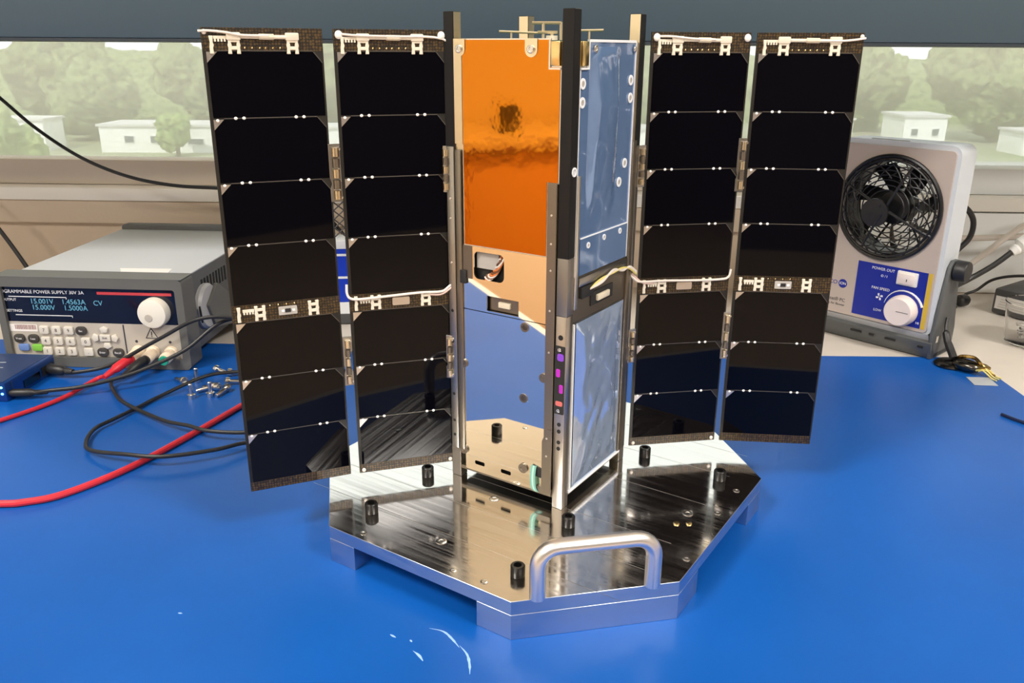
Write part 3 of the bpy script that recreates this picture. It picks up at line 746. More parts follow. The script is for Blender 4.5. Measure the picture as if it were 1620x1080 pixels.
CLIP = hm.mesh('cable_clip', M['clip'], bevel=.3, seg=1)
hb = MB(MM).prism([(-1.2, -6), (1.2, -6), (.9, -2.4), (1.5, -.8), (.9, .8), (1.3, 4.6), (-1.3, 4.6), (-.8, .8), (-1.2, -2)], -1.6, 0, 'y')
CLIPH = hb.mesh('cable_clip', M['clip'], bevel=.3, seg=1)
TOOTH = MB(MM)
for k in range(4): TOOTH.box(k * 1.9, k * 1.9 + 1.1, -1.2, 0, -1.4, .2)
TOOTH.box(-.4, 7.2, -1.2, 0, .2, 2.0)
TOOTH = TOOTH.mesh('comb_clip', M['clip'])
BLOB = MB(MM).ball((0, 0, 0), (2.5, 1.7, 2.7), 14, 10).mesh('silicone_blob', M['dot'])
BLOBS = MB(MM).ball((0, 0, 0), (1.5, 1.0, 1.6), 12, 8).mesh('silicone_blob', M['wire'])
PIN = MB(MM).ball((0, 0, 0), (.6, .4, .6), 8, 6).mesh('solder_pad', M['gold'])
CLIPTOP = MB(MM).prism(rrect(-4.2, 4.2, -2.3, 2.3, .8), -2.2, -.2, 'y').mesh('clip_cap', M['clip'], bevel=.5, seg=2)

def solar_panel(name, x, y, ang, outer, left_wing, label):
    o = MB(MM).box(0, PW, 0, 1.7, ZB, ZT).build('solar_panel', M['cell_sub'], sat, (x * MM, y * MM, 0), (0, 0, ang))
    tag(o, label)
    def sub(nm, me, s, z, yy=0.0): return link(nm, me, o, (s * MM, yy * MM, z * MM))
    for z0, z1 in ((EDGES[0], ZT), (EDGES2[0], EDGES[4]), (ZB, EDGES2[3])):
        MB(MM).box(.3, PW - .3, -.2, 0, z0, z1).build('flex_strip', M['weave'], o)
    for z0, z1 in cells:
        sub('solar_cell', cell_mesh(z0, z1), 0, z0)
        sub('corner_diode', DIODE, 0, z1)
        sub('corner_trace', SLASH, 0, z1)
        if z1 not in (EDGES[0], EDGES2[0]):
            sub('interconnect', LINE, 0, z1)
            for s in (4.6, 15.6, 20.6, 53.2, 58.2): sub('adhesive_dot', DOT, s, z1 - (0 if s > 10 else 1.2), -.4)
        else: sub('interconnect', LINE, 0, z1)
    # top strip
    zc = 319.6
    for s in (18.8, 54.2):
        sub('cable_clip', CLIP, s, zc, -.2); sub('clip_cap', CLIPTOP, s, zc + 4.4, -.2)
    sub('cable_clip', CLIPH, 5.6, zc, -.2); sub('comb_clip', TOOTH, 7.4, zc + 2.6, -.2)
    for s in (25, 29.5, 34, 37.5, 42, 46.5): sub('solder_pad', PIN, s, 317.2, -.3)
    MB(MM).cyl((23, -1.3, zc + 4.2), (51, -1.3, zc + 4.0), 1.25, n=10).build('cable_sleeve', M['clip'], o)
    MB(MM).cyl((34, -1.4, zc + 4.2), (43, -1.4, zc + 4.1), 1.8, n=10).build('cable_joint', M['conn'], o)
    if outer and left_wing: wp = [(-1.5, -.8, 326.8), (5, -1.6, 327), (14, -2.6, 326.2), (24, -2.9, 324.6), (40, -2.6, 324.4)]
    elif outer: wp = [(36, -2.2, 323.8), (56, -2.4, 323.6), (66, -1.6, 324.2), (74.5, -.6, 325.4)]
    elif left_wing: wp = [(3, -1.2, 326), (16, -2.6, 325), (40, -2.7, 324.6), (60, -2.2, 324.6), (71, -1.2, 323.4), (75.5, -1, 321)]
    else: wp = [(4, -1.2, 326), (14, -2.6, 326), (30, -2.7, 324.6), (46, -2.5, 324.2)]
    MB(MM).tube(smooth_path(wp, 6), .75, 8).build('panel_wire', M['wire'], o)
    if not outer:
        for s in (3.6, 70.6): sub('silicone_blob', BLOB, s, 325.4, -.8)
        for s in (3.2, 70.6): sub('silicone_blob', BLOBS, s, 13.2, -.4)
    else:
        sub('silicone_blob', BLOBS, 2.0 if left_wing else 72.0, 326.4, -.4)
    # middle strip
    zm = 145.8
    for s in (18.6, 54.8): sub('cable_clip', CLIP, s, zm + .6, -.2)
    sub('cable_clip', CLIPH, 4.6, zm + .6, -.2); sub('comb_clip', TOOTH, 7.6, zm + 1.2, -.2)
    if outer:
        MB(MM).prism(rrect(31, 43.6, zm - 3.2, zm + 2.8, .6), -.8, -.2, 'y').build('sensor_plate', M['chip'], o)
        MB(MM).box(35.4, 39.2, -1.3, -.8, zm - 1.4, zm + 1.2).build('sensor_chip', M['inner'], o)
        for s in (33, 40.2): MB(MM).box(s, s + 2, -1.0, -.8, zm - 1, zm + .6).build('sensor_pad', M['dot'], o)
        for s in (25.5, 31, 36.5, 42): sub('solder_pad', PIN, s, zm + 4.4, -.3)
    else:
        MB(MM).prism(rrect(30.5, 43, zm - 3.4, zm + 2.4, 1.0), -1.2, -.2, 'y').build('sensor_cover', M['diode'], o)
        if left_wing:
            w1 = [(-1.2, -.4, 160), (-1.4, -1.2, 154), (.4, -2.2, 150.4), (6, -2.4, 149.2), (20, -2.4, 149.6), (50, -2.4, 150.8), (66, -2.2, 150.4), (72, -2.8, 154), (80, -4.5, 161)]
            w2 = [(58, -1.8, 148.6), (66, -1.8, 148.2), (72, -3.2, 152), (81, -4.2, 159.5)]
        else:
            w1 = [(-9, -3.6, 158), (-3, -3, 152), (3, -2.4, 150.2), (20, -2.4, 150.4), (40, -2.4, 149.8), (64, -2.2, 149.6), (72, -1.6, 151), (74.2, -.6, 157)]
            w2 = [(-9, -3, 160), (-2, -2.6, 153), (4, -2, 149), (12, -1.9, 148.8)]
        MB(MM).tube(smooth_path(w1, 6), .9, 8).build('panel_wire', M['wire'], o)
        MB(MM).tube(smooth_path(w2, 6), .7, 8).build('panel_wire', M['wire_pink'], o)
    return o

solar_panel('solar_panel', -192.1, -120.9, .9789, True, True, 'left outer black solar panel with seven cells')
solar_panel('solar_panel', -146.3, -55.3, .8746, False, True, 'left inner black solar panel with seven cells')
solar_panel('solar_panel', 3.4, 102.6, .7524, False, False, 'right inner black solar panel with seven cells')
solar_panel('solar_panel', 60.9, 154.3, .4946, True, False, 'right outer black solar panel with seven cells')

def hinge(x, y, ang, z0, z1, w, lattice=False):
    h = MB(MM).prism([(-w, z0), (w, z0), (w, z0 + 10), (w * .6, z0 + 14), (w * .6, z1 - 14), (w, z1 - 10), (w, z1), (-w, z1), (-w, z0 + 16), (-w * .7, z0 + 12), (-w, z0 + 9)], -.4, 1.4, 'y').build('hinge', M['hinge'], sat, (x * MM, y * MM, 0), (0, 0, ang), bevel=.2, seg=1)
    n = 5
    for k in range(n):
        a = z0 + 1.5 + (z1 - z0 - 3) * k / n
        MB(MM).cyl((0, -1.3, a + .5), (0, -1.3, a + (z1 - z0 - 3) / n - .8), w * .55, n=12).build('knuckle', M['bracket' if k % 2 else 'alod'], h)
    MB(MM).box(-w * .3, w * .3, -1.0, -.45, z1 - 13, z1 - 6).build('hinge_slot', M['bracket'], h)
    for z in (z0 + 3, z1 - 3): MB(MM).lathe([(1.3, 0), (1.2, .5), (0, .6)], (w * .55, -.4, z), (0, -1, 0), n=10).build('hinge_screw', M['steel'], h)
    if lattice:
        mb = MB(MM)
        for k in range(4):
            za = z0 - 24 + 6 * k
            mb.tube([(-w * .8, 0, za), (w * .8, 0, za + 6)], .5, 6).tube([(w * .8, 0, za), (-w * .8, 0, za + 6)], .5, 6)
        mb.tube([(-w * .9, 0, z0 - 24), (-w * .9, 0, z0)], .5, 6).tube([(w * .9, 0, z0 - 24), (w * .9, 0, z0)], .5, 6)
        mb.build('spring_lattice', M['inner'], h)
hinge(-148.7, -57.6, .93, 218.5, 257, 4.4, True); hinge(-148.7, -57.6, .93, 83.5, 121, 3.4)
hinge(58.6, 153.2, .62, 217, 256, 3.8); hinge(58.6, 153.2, .62, 83, 122, 3.2)
hinge(-98.6, -.9, .2, 222, 254, 3.6); hinge(-98.4, -1.6, .2, 82, 116, 3.2)
hinge(2.2, 99.6, 1.1, 222, 252, 3.4); hinge(2.2, 99.6, 1.1, 84, 112, 3.2)

# ------------------------------------------------------------------ more materials
M['psu_top'] = mat('light_grey_paint', (0.47, 0.485, 0.50), 0.42)
M['psu_side'] = mat('grey_paint', (0.10, 0.105, 0.106), 0.5)
M['psu_bezel'] = mat('bezel_grey', (0.115, 0.115, 0.105), 0.5)
M['psu_face'] = mat('beige_fascia', (0.47, 0.43, 0.37), 0.5)
M['psu_disp'] = mat('display_black', (0.004, 0.006, 0.016), 0.08)
M['key'] = mat('cream_key', (0.70, 0.66, 0.58), 0.45)
M['key_dark'] = mat('dark_key', (0.05, 0.045, 0.04), 0.45)
M['key_green'] = mat('green_key', (0.22, 0.55, 0.08), 0.4)
M['key_blue'] = mat('blue_key', (0.15, 0.25, 0.55), 0.4)
M['cream'] = mat('cream_plastic', (0.80, 0.76, 0.66), 0.4)
M['post'] = mat('binding_post_cream', (0.80, 0.66, 0.50), 0.4)
M['white_print'] = mat('white_print', (0.8, 0.8, 0.8), 0.6)
M['dark_print'] = mat('dark_print', (0.04, 0.04, 0.05), 0.6)
M['red_print'] = mat('red_stripe', (0.55, 0.05, 0.06), 0.5)
m = mat('cyan_digits', (0.1, 0.3, 0.4), 0.4); b = m.node_tree.nodes['Principled BSDF']
b.inputs['Emission Color'].default_value = (0.15, 0.42, 0.62, 1); b.inputs['Emission Strength'].default_value = 0.22; M['digits'] = m
M['sticker'] = mat('white_sticker', (0.82, 0.78, 0.74), 0.6)
M['barcode'] = mat('barcode_brown', (0.25, 0.1, 0.09), 0.6)
M['green_pl'] = mat('green_plastic', (0.02, 0.36, 0.22), 0.35)
M['red_rub'] = mat('red_rubber', (0.62, 0.025, 0.04), 0.4)
M['black_rub'] = mat('black_rubber', (0.016, 0.016, 0.017), 0.42)
M['box_blue'] = mat('blue_anodised_case', (0.008, 0.06, 0.26), 0.3, 0.5)
M['box_top'] = mat('dark_blue_label', (0.012, 0.035, 0.12), 0.45)
def led(name, c, s):
    m = mat(name, c, 0.3); b = m.node_tree.nodes['Principled BSDF']
    b.inputs['Emission Color'].default_value = (*c, 1); b.inputs['Emission Strength'].default_value = s; return m
M['led_blue'] = led('blue_led', (0.1, 0.45, 1.0), 6); M['led_cyan'] = led('cyan_led', (0.2, 1.0, 0.8), 3)
M['ion_shell'] = mat('white_shell', (0.60, 0.64, 0.68), 0.35)
M['ion_face'] = mat('beige_face', (0.50, 0.42, 0.37), 0.45)
M['ion_base'] = mat('dark_grey_base', (0.085, 0.09, 0.09), 0.45)
M['ion_lip'] = mat('light_grey_lip', (0.42, 0.42, 0.42), 0.4)
M['guard'] = mat('black_guard', (0.008, 0.008, 0.009), 0.35)
M['ion_blue'] = mat('deep_blue_label', (0.005, 0.018, 0.28), 0.35)
M['ion_yellow'] = mat('yellow_stripe', (0.62, 0.42, 0.04), 0.5)
M['knob'] = mat('pale_knob', (0.80, 0.70, 0.66), 0.4)
M['white_pl'] = mat('white_plastic', (0.78, 0.77, 0.74), 0.4)
M['brick'] = mat('charcoal_plastic', (0.055, 0.055, 0.058), 0.5)
M['label'] = mat('pale_label', (0.62, 0.60, 0.57), 0.55)
M['cup'] = mat('clear_plastic', (0.95, 0.95, 0.95), 0.06, transmission_weight=1.0, ior=1.15)
M['cable_white'] = mat('white_cable', (0.66, 0.60, 0.54), 0.45)
M['brass'] = mat('tarnished_brass', (0.45, 0.30, 0.10), 0.22, 1.0)
M['dark_steel'] = mat('dark_steel', (0.10, 0.095, 0.085), 0.22, 1.0)
M['tape'] = mat('grey_tape', (0.42, 0.45, 0.50), 0.4)
M['carton_blue'] = mat('carton_blue', (0.006, 0.035, 0.42), 0.4)
M['carton_white'] = mat('carton_white', (0.7, 0.72, 0.74), 0.5)
M['wire_navy'] = mat('navy_wire', (0.008, 0.014, 0.05), 0.4)

# ------------------------------------------------------------------ bench power supply
psu = empty('power_supply', (-.399, .3474, 0), -.0635, 'grey bench power supply with lit display and cream knob', 'power supply')
PWD = .216; PH = .1045
# local frame: x from -PWD (left) to 0 (right), front at y = 0, z up
MB().box(-PWD + .013, -.005, .03, .262, .013, PH - .002).build('chassis', [M['psu_side']], psu, bevel=.002)
MB().box(-PWD + .012, -.004, .028, .264, PH - .0019, PH).build('top_cover', M['psu_top'], psu, bevel=.0008)
holed('front_bezel', rrect(-PWD, 0, 0.0005, PH + .001, .006), [rrect(-PWD + .008, -.009, .0125, .094, .003)], 0, .03, 'y', M['psu_bezel'], psu)
MB().box(-PWD, 0, .0, .03, PH + .0008, PH + .0014).build('bezel_top', M['psu_bezel'], psu)
MB().box(-PWD + .008, -.009, .004, .03, .0125, .0525).build('lower_fascia', M['psu_face'], psu)
MB().box(-PWD + .008, -.009, .004, .03, .0525, .094).build('display_window', M['psu_disp'], psu)
rear = MB().box(-PWD + .011, -.001, .2645, .285, .01, PH + .006); rear.build('rear_bumper', M['ion_base'], psu, bevel=.004)
for x in (-PWD + .02, -.03):
    for y in (.05, .23): MB().cyl((x, y, 0), (x, y, .0129), .008, n=14).build('foot', M['black_rub'], psu)
MB().prism([(-.085, .034), (-.03, .034), (-.033, .052), (-.094, .050)], PH + .0001, PH + .0003, 'z').build('sticker', M['sticker'], psu)
def X(px): return -(290 - px) * .72e-3
def Z(py): return (588 - py) * .715e-3
FY = .0039
MB().box(X(152), X(270), FY - .0003, FY, Z(467.5), Z(463)).build('red_stripe', M['red_print'], psu)
text('title_print', 'GPIB PROGRAMMABLE POWER SUPPLY 30V 3A', .0056, M['white_print'], psu, on_front(X(131), Z(465.5), FY), 'RIGHT')
text('display_print', 'OUTPUT', .0042, M['white_print'], psu, on_front(X(9), Z(479), FY))
text('display_print', 'SETTINGS', .0042, M['white_print'], psu, on_front(X(14), Z(497), FY))
for y0, x0, x1 in ((473.5, 9, 102), (503.5, 15, 107)):
    MB().box(X(x0), X(x1), FY - .0002, FY, Z(y0 + .6), Z(y0 - .6)).box(X(x1) - .0006, X(x1), FY - .0002, FY, Z(y0 + 3), Z(y0 - .6)).build('display_rule', M['white_print'], psu)
for (t_, x, y) in (('15.001V', 61, 481), ('1.4563A', 112, 481), ('15.000V', 62, 491), ('1.5000A', 114, 491), ('CV', 151, 482)):
    text('readout', t_, .0082, M['digits'], psu, on_front(X(x), Z(y), FY))
MB().lathe([(.0168, 0), (.0168, .008), (.0158, .011), (.0145, .0115), (0, .0112)], (X(242), .004, Z(493)), (0, -1, 0), n=32).build('adjustment_knob', M['cream'], psu)
MB().lathe([(.0045, 0), (.004, .0004), (0, .0005)], (X(237), -.0076, Z(499)), (0, -1, 0), n=16).build('knob_dimple', M['psu_face'], psu)
keyp = [(x, y) for y in (527, 545, 562) for x in (58, 78, 98)]
keym = MB().prism(rrect(-.0052, .0052, -.0048, .0048, .0018), -.003, 0, 'y').mesh('key', M['key'], bevel=.0006)
kd = MB().prism(rrect(-.0062, .0062, -.0050, .0050, .0042), -.003, 0, 'y').mesh('key', M['key_dark'], bevel=.0006)
dig = iter('789456123')
for x, y in keyp:
    k = link('key', keym, psu, (X(x), FY, Z(y)))
    text('key_print', next(dig), .0055, M['dark_print'], k, on_front(0, 0, -.0031))
for x, y, s in ((123, 545, '0'), (125, 562, '.')):
    k = link('key', keym, psu, (X(x), FY, Z(y))); text('key_print', s, .0055, M['dark_print'], k, on_front(0, 0, -.0031))
for x, y, s in ((118, 527, 'Esc'), (15, 542, 'V-set'), (38, 542, 'I-set'), (148, 562, 'Enter'), (173, 562, 'Recall')):
    k = link('key', kd, psu, (X(x), FY, Z(y))); text('key_print', s, .0032, M['white_print'], k, on_front(0, 0, -.0031))
for mm, x in (('key_green', 42), ('key_blue', 20)): MB().prism(rrect(-.006, .006, -.004, .004, .002), -.003, 0, 'y').build('key', M[mm], psu, (X(x), FY, Z(557)), bevel=.0006)
for x, y in ((155, 525), (140, 538), (170, 538), (157, 550)): MB().prism([(-.0048, -.002), (0, -.0046), (.0048, -.002), (.003, .003), (-.003, .003)], -.0028, 0, 'y').build('arrow_key', M['key'], psu, (X(x), FY, Z(y)), (0, {525: PI, 550: 0}.get(y, (-PI / 2 if x > 150 else PI / 2)), 0), bevel=.0005)
k = MB().prism(rrect(-.0062, .0062, -.004, .004, .001), -.0028, 0, 'y').build('key', M['key'], psu, (X(155), FY, Z(538)), bevel=.0005)
text('key_print', 'Shift', .0034, M['dark_print'], k, on_front(0, 0, -.0029))
MB().box(X(0), X(46), FY - .0002, FY, Z(531), Z(519)).build('asset_sticker', M['sticker'], psu)
rng = random.Random(2); bc = MB(); x = X(10)
while x < X(43):
    w = rng.uniform(.0003, .0009); bc.box(x, x + w, FY - .0003, FY - .0002, Z(527.5), Z(520)); x += w + rng.uniform(.0003, .0008)
bc.build('barcode', M['barcode'], psu)
MB().box(X(185), X(187), FY - .0002, FY, Z(566), Z(516)).build('fascia_divider', M['dark_print'], psu)
tri = MB()
for a, c in (((-.007, -.005), (.007, -.005)), ((.007, -.005), (0, .007)), ((0, .007), (-.007, -.005))): tri.cyl((a[0], FY - .0001, a[1]), (c[0], FY - .0001, c[1]), .0005, n=6)
tri.box(-.0005, .0005, FY - .0003, FY, -.0015, .003).box(-.0005, .0005, FY - .0003, FY, -.0035, -.0024)
tri.build('warning_print', M['dark_print'], psu, (X(230), 0, Z(530)))
for x, y in ((204, 543), (258, 543)): MB().lathe([(.0016, 0), (.0016, .0003), (0, .0003)], (X(x), FY, Z(y)), (0, -1, 0), n=12).build('polarity_print', M['dark_print'], psu)
for x, mm in ((206, 'red_rub'), (230, 'black_rub'), (259, 'green_pl')):
    p_ = MB().lathe([(.0075, 0), (.0075, .004), (.0066, .005), (.0066, .019), (.0058, .0205), (.0, .0205)], (X(x), FY, Z(559)), (0, -1, -.12), n=20).build('binding_post', M['post'], psu)
    MB().lathe([(.0052, .0205), (.0052, .0235), (.0024, .0235), (.0022, .0215), (0, .0215)], (X(x), FY, Z(559)), (0, -1, -.12), n=16).build('post_insert', M[mm], p_)
# right side: pivot disc of the carrying handle, arm and vents
MB().lathe([(.027, 0), (.027, .004), (.0245, .0075), (0, .008)], (-.0049, .062, .058), (1, 0, 0), n=28).build('handle_pivot', M['ion_lip'], psu)
MB().prism([(.05, .062), (.066, .030), (.15, .012), (.2, .016), (.2, .036), (.13, .05), (.08, .082)], .001, .0065, 'x').build('handle_arm', M['psu_bezel'], psu, bevel=.002)
for k in range(14):
    y = .06 + k * .0085
    MB().box(-.0051, -.0044, y, y + .0038, .072, .090).build('vent_slot', M['dark_hole'], psu)
for x0 in (.001,): MB().tube([(.003, .032, .066), (.003, .035, .046)], .0012, 6).build('pivot_mark', M['dark_hole'], psu)

# ------------------------------------------------------------------ leads and cables
def cable(name, pts, r, m, label, n=7, cat='cable'):
    t = MB().tube(smooth_path(pts, n), r, 10).build(name, m)
    return tag(t, label, cat)
def lead(name, pts, r, m, label, plug, n=7):
    """cable with a plug at its first point; plug: (from, to, radius, material)"""
    P = Vector(pts[0])
    t = empty(name, (P.x, P.y, 0), 0, label, 'cable')
    off = Vector((P.x, P.y, 0))
    MB().tube([q - off for q in smooth_path(pts, n)], r, 10).build('wire', m, t)
    a, b_, rr, pm = plug
    a = Vector(a) - off; b_ = Vector(b_) - off; d = b_ - a
    pb = MB().lathe([(rr * .72, 0), (rr, d.length * .12), (rr, d.length * .55), (rr * .62, d.length * .68), (rr * .7, d.length * .76), (rr * .5, d.length)], a, d, n=16)
    pb.build('plug', pm, t)
    return t
# positions of the binding posts in the world
def pw(x, y, z):
    c, s = math.cos(-.0635), math.sin(-.0635)
    return Vector((-.399 + c * x - s * y, .3474 + s * x + c * y, z))
rp = pw(X(206), -.022, Z(562)); bp_ = pw(X(230), -.022, Z(562))
lead('red_test_lead', [rp + Vector((-.014, -.026, -.008)), (-.487, .305, .006), (-.499, .268, .003), (-.512, .24, .0024), (-.534, .206, .0024), (-.56, .172, .0024), (-.62, .11, .0024)], .0022, M['red_rub'],
     'red test lead plugged into the power supply, running off left', (rp + Vector((0, .004, .001)), rp + Vector((-.015, -.028, -.0085)), .0052, M['red_rub']))
cable('red_cable', [(-.255, .33, .003), (-.295, .285, .003), (-.31, .246, .003), (-.338, .173, .003), (-.368, .107, .003), (-.4, .064, .003), (-.424, .051, .003), (-.443, .048, .003), (-.5, .047, .003), (-.6, .05, .003)], .0029, M['red_rub'],
      'thick red cable curving over the mat in front of the blue box')
lead('black_test_lead', [bp_ + Vector((-.012, -.024, -.008)), (-.467, .298, .007), (-.452, .272, .004), (-.428, .242, .0055), (-.372, .196, .0085), (-.34, .179, .0105), (-.318, .168, .0105), (-.284, .166, .010), (-.26, .172, .012), (-.238, .18, .012), (-.232, .165, .008), (-.25, .152, .006),
                         (-.277, .15, .0075), (-.3, .131, .0095), (-.339, .116, .0105), (-.374, .12, .0105), (-.412, .136, .006), (-.427, .158, .004), (-.432, .185, .004), (-.424, .207, .004), (-.414, .236, .003), (-.402, .268, .003), (-.367, .305, .0105), (-.329, .317, .0115), (-.285, .322, .0112), (-.255, .326, .0112), (-.225, .33, .0075), (-.19, .334, .003), (-.1, .34, .003)], .0019, M['black_rub'],
     'thin black test lead looping across the mat', (bp_ + Vector((0, .004, .001)), bp_ + Vector((-.013, -.026, -.0085)), .0052, M['black_rub']), 6)
# ------------------------------------------------------------------ blue interface box
bb = empty('interface_box', (-.5525, .305, 0), -.06, 'flat blue metal interface box with glowing leds, before the power supply', 'device')
# local: right side at x = 0, from y = -.049 (front) to .049
MB().box(-.10, 0, -.049, .038, .0003, .0205).build('case', M['box_blue'], bb, bevel=.0012)
MB().box(-.096, -.004, -.046, .035, .02055, .0208).build('top_label', M['box_top'], bb)
for k, (x0, x1, y) in enumerate(((-.07, -.035, .012), (-.08, -.03, -.004), (-.075, -.045, -.018))): MB().box(x0, x1, y, y + .0016, .0208, .0209).build('label_print', M['tape'], bb, rot=(0, 0, .1))
MB().box(-.002, .0006, -.04, -.0375, .004, .0185).build('case_rib', M['box_top'], bb)
for y, z, mm in ((-.0495, .016, 'led_cyan'), (-.0495, .009, 'led_blue')):
    for x in (-.004, -.011): MB().ball((x, y, z), (.0016, .0007, .0013), 10, 6).build('led', M[mm], bb)
MB().box(-.0004, .0009, -.02, .008, .004, .012).build('side_port', M['dark_steel'], bb)
MB().box(-.0004, .0009, .012, .034, .004, .014).build('side_port', M['black_rub'], bb)
lead('usb_cable', [(-.527, .318, .009), (-.512, .322, .008), (-.478, .327, .015), (-.425, .33, .043), (-.373, .33, .068), (-.32, .345, .06), (-.26, .4, .02), (-.2, .44, .004)], .0021, M['black_rub'],
     'black cable rising from the back socket of the blue box', ((-.551, .328, .0095), (-.519, .3205, .0085), .006, M['black_rub']))
lead('power_cable', [(-.53, .262, .0078), (-.517, .267, .0085), (-.486, .273, .0105), (-.452, .287, .0155), (-.425, .300, .0225), (-.391, .318, .036), (-.353, .34, .062), (-.32, .37, .05), (-.28, .41, .01), (-.23, .43, .003)], .0021, M['black_rub'],
     'black cable leaving the front socket of the blue box', ((-.5555, .2615, .008), (-.519, .2665, .007), .0042, M['black_rub']))

# ------------------------------------------------------------------ loose screws
def loose_screw(x, y, ang, stand, label):
    t = empty('loose_screw', (x, y, 0), ang, label, 'screw', 'loose screws on the mat beside the power supply')
    t.scale = (1.45, 1.45, 1.45)
    if stand == 'up':      # standing on its head
        MB(MM).lathe([(3.0, 0.1), (3.0, 3.2), (2.7, 3.4), (0, 3.4)], n=14).build('head', M['steel'], t)
        MB(MM).lathe([(1.5, 3.4), (1.5, 11), (1.2, 11.4), (0, 11.4)], n=12).build('shank', M['steel'], t)
    else:
        el = math.atan2(1.5, 11)
        d = Vector((math.cos(el), 0, -math.sin(el)))
        MB(MM).lathe([(2.9, 0), (3.0, .3), (3.0, 3.0), (2.6, 3.3), (1.6, 3.3), (1.5, 1.6), (0, 1.6)], (0, 0, 3.15), -d, n=14).build('head', M['steel'], t)
        MB(MM).lathe([(1.5, 0), (1.5, 10), (1.2, 10.6), (0, 10.6)], (0, 0, 3.15), d, n=12).build('shank', M['steel'], t)
LS = [(-.394, .306, 2.4, 0, 'loose steel screw farthest left of the pile, behind the black lead'), (-.381, .313, .9, 'up', 'loose steel screw standing second from the left, behind the black lead'),
      (-.3705, .268, 1.5, 'up', 'loose steel screw standing on its head at the front of the left cluster'), (-.357, .2885, 3.6, 0, 'loose steel screw lying slanted between two standing ones'),
      (-.3525, .2735, 1.2, 'up', 'loose steel screw standing right of the slanted one'), (-.366, .3395, -.5, 0, 'loose steel screw farthest back, pointing right'),
      (-.348, .331, .1, 0, 'loose steel screw at the back right touching the panel edge in view'), (-.342, .305, .2, 0, 'loose steel screw lying along the black lead on the right'),
      (-.352, .289, 2.9, 0, 'loose steel screw at the left of the front right pair'), (-.340, .2835, -1.9, 0, 'loose steel screw showing its round socket end to the viewer')]
for a in LS: loose_screw(*a)

# ------------------------------------------------------------------ carton behind the panels
ct = empty('blue_carton', (-.262, .54, 0), .1, 'small bright blue and white carton seen between the left panels', 'carton')
MB().box(-.03, .03, -.02, .02, .0002, .014).build('dark_plinth', M['brick'], ct, bevel=.001)
MB().box(-.03, .03, -.02, .02, .0141, .030).build('lower_band', M['carton_white'], ct)
MB().box(-.03, .03, -.02, .02, .0301, .101).build('carton_body', M['carton_blue'], ct)
MB().box(-.03, .03, -.02, .02, .1011, .112).build('carton_lid', M['carton_white'], ct, bevel=.001)
for z in (.092, .062): MB().box(-.02, .02, -.0204, -.0201, z, z + .003).build('carton_print', M['carton_white'], ct)

# ------------------------------------------------------------------ ionising blower
ion = empty('ionising_blower', (.4522, .3995, 0), -.8505, 'white benchtop ionising fan blower with a round black guard', 'blower')
IW = .135; Z0 = .029; Z1 = .241
FC = (-.0673, .170); FR = .0605
shell_o = rrect(-IW - .004, .004, Z0 + .006, Z1 + .006, .012, 6)
shell_o = rrect(-IW - .004, .004, Z0 - .004, Z1 + .006, .012, 6)
holed('housing', shell_o, [circ(FC[0], FC[1], .0565, 48)], .0022, .042, 'y', M['ion_shell'], ion)
holed('face_plate', rrect(-IW + .001, -.001, Z0 + .0015, Z1, .005, 5), [circ(FC[0], FC[1], .0565, 48)], 0, .0021, 'y', M['ion_face'], ion)
MB().prism([(-.0008, Z0 + .001), (.0016, Z0 - .006), (.006, .0125), (.038, .0125), (.042, Z0 - .005), (.0022, Z0 - .0045)], -IW - .003, .003, 'x').build('bottom_shell', M['ion_lip'], ion, bevel=.001)
# dark swivel stand
MB().prism([(-.004, .0205), (-.003, .012), (.004, .0003), (.058, .0003), (.058, .006), (.010, .006), (.003, .014), (.001, .0225)], -IW - .008, .009, 'x').build('stand_base', M['ion_base'], ion)
for x in (-IW - .012, .0045):
    MB().prism([(.0, .0004), (.056, .0004), (.057, .03), (.040, .110), (.033, .117), (.021, .117), (.014, .110), (-.003, .03)], x, x + .0045, 'x').build('stand_arm', M['ion_base'], ion, bevel=.001)
for x, w in ((-.09, .014), (-.066, .006), (-.046, .013), (-.006, .006)): MB().box(x, x + w, -.0052, -.0038, .0135, .0155).build('stand_slot', M['dark_hole'], ion)
MB().lathe([(.011, 0), (.0125, .002), (.0125, .013), (.0115, .0145), (0, .0145)], (.0092, .027, .105), (1, 0, 0), n=18).build('tilt_knob', M['black_rub'], ion)
MB().box(.0092, .0098, .006, .012, .02, .028).build('stand_rivet', M['steel'], ion)
holed('top_slot', rrect(-.105, -.06, .010, .014, .001), [], Z1 + .0061, Z1 + .0066, 'z', M['chip'], ion)
# fan
holed('fan_duct', circ(FC[0], FC[1], .0563, 48), [circ(FC[0], FC[1], .0545, 48)], .004, .039, 'y', M['guard'], ion)
MB().lathe([(.021, 0), (.021, .02), (.0185, .023), (0, .0235)], (FC[0], .034, FC[1]), (0, -1, 0), n=28).build('fan_hub', M['guard'], ion)
for k in range(7):
    a = 2 * PI * k / 7; mb = MB(); vs = []
    for j in range(6):
        r = .019 + .033 * j / 5
        for i, (da, dy) in enumerate(((-.22, .010), (0, .003), (.26, -.009))):
            aa = a + da * (1.0 - .25 * j / 5) + .05 * j
            vs.append((FC[0] + r * math.cos(aa), .025 + dy, FC[1] + r * math.sin(aa)))
    mb.add(vs, [(j * 3 + i, j * 3 + i + 1, j * 3 + 4 + i, j * 3 + 3 + i) for j in range(5) for i in range(2)]).build('fan_blade', M['guard'], ion)
def ring_pts(r, y, n=56): return [(FC[0] + r * math.cos(2 * PI * i / n), y, FC[1] + r * math.sin(2 * PI * i / n)) for i in range(n)]
MB().tube(ring_pts(FR, -.002), .0026, 8, closed=True).build('guard_rim', M['guard'], ion)
MB().tube(ring_pts(.0560, -.0055), .0014, 8, closed=True).build('guard_ring', M['guard'], ion)
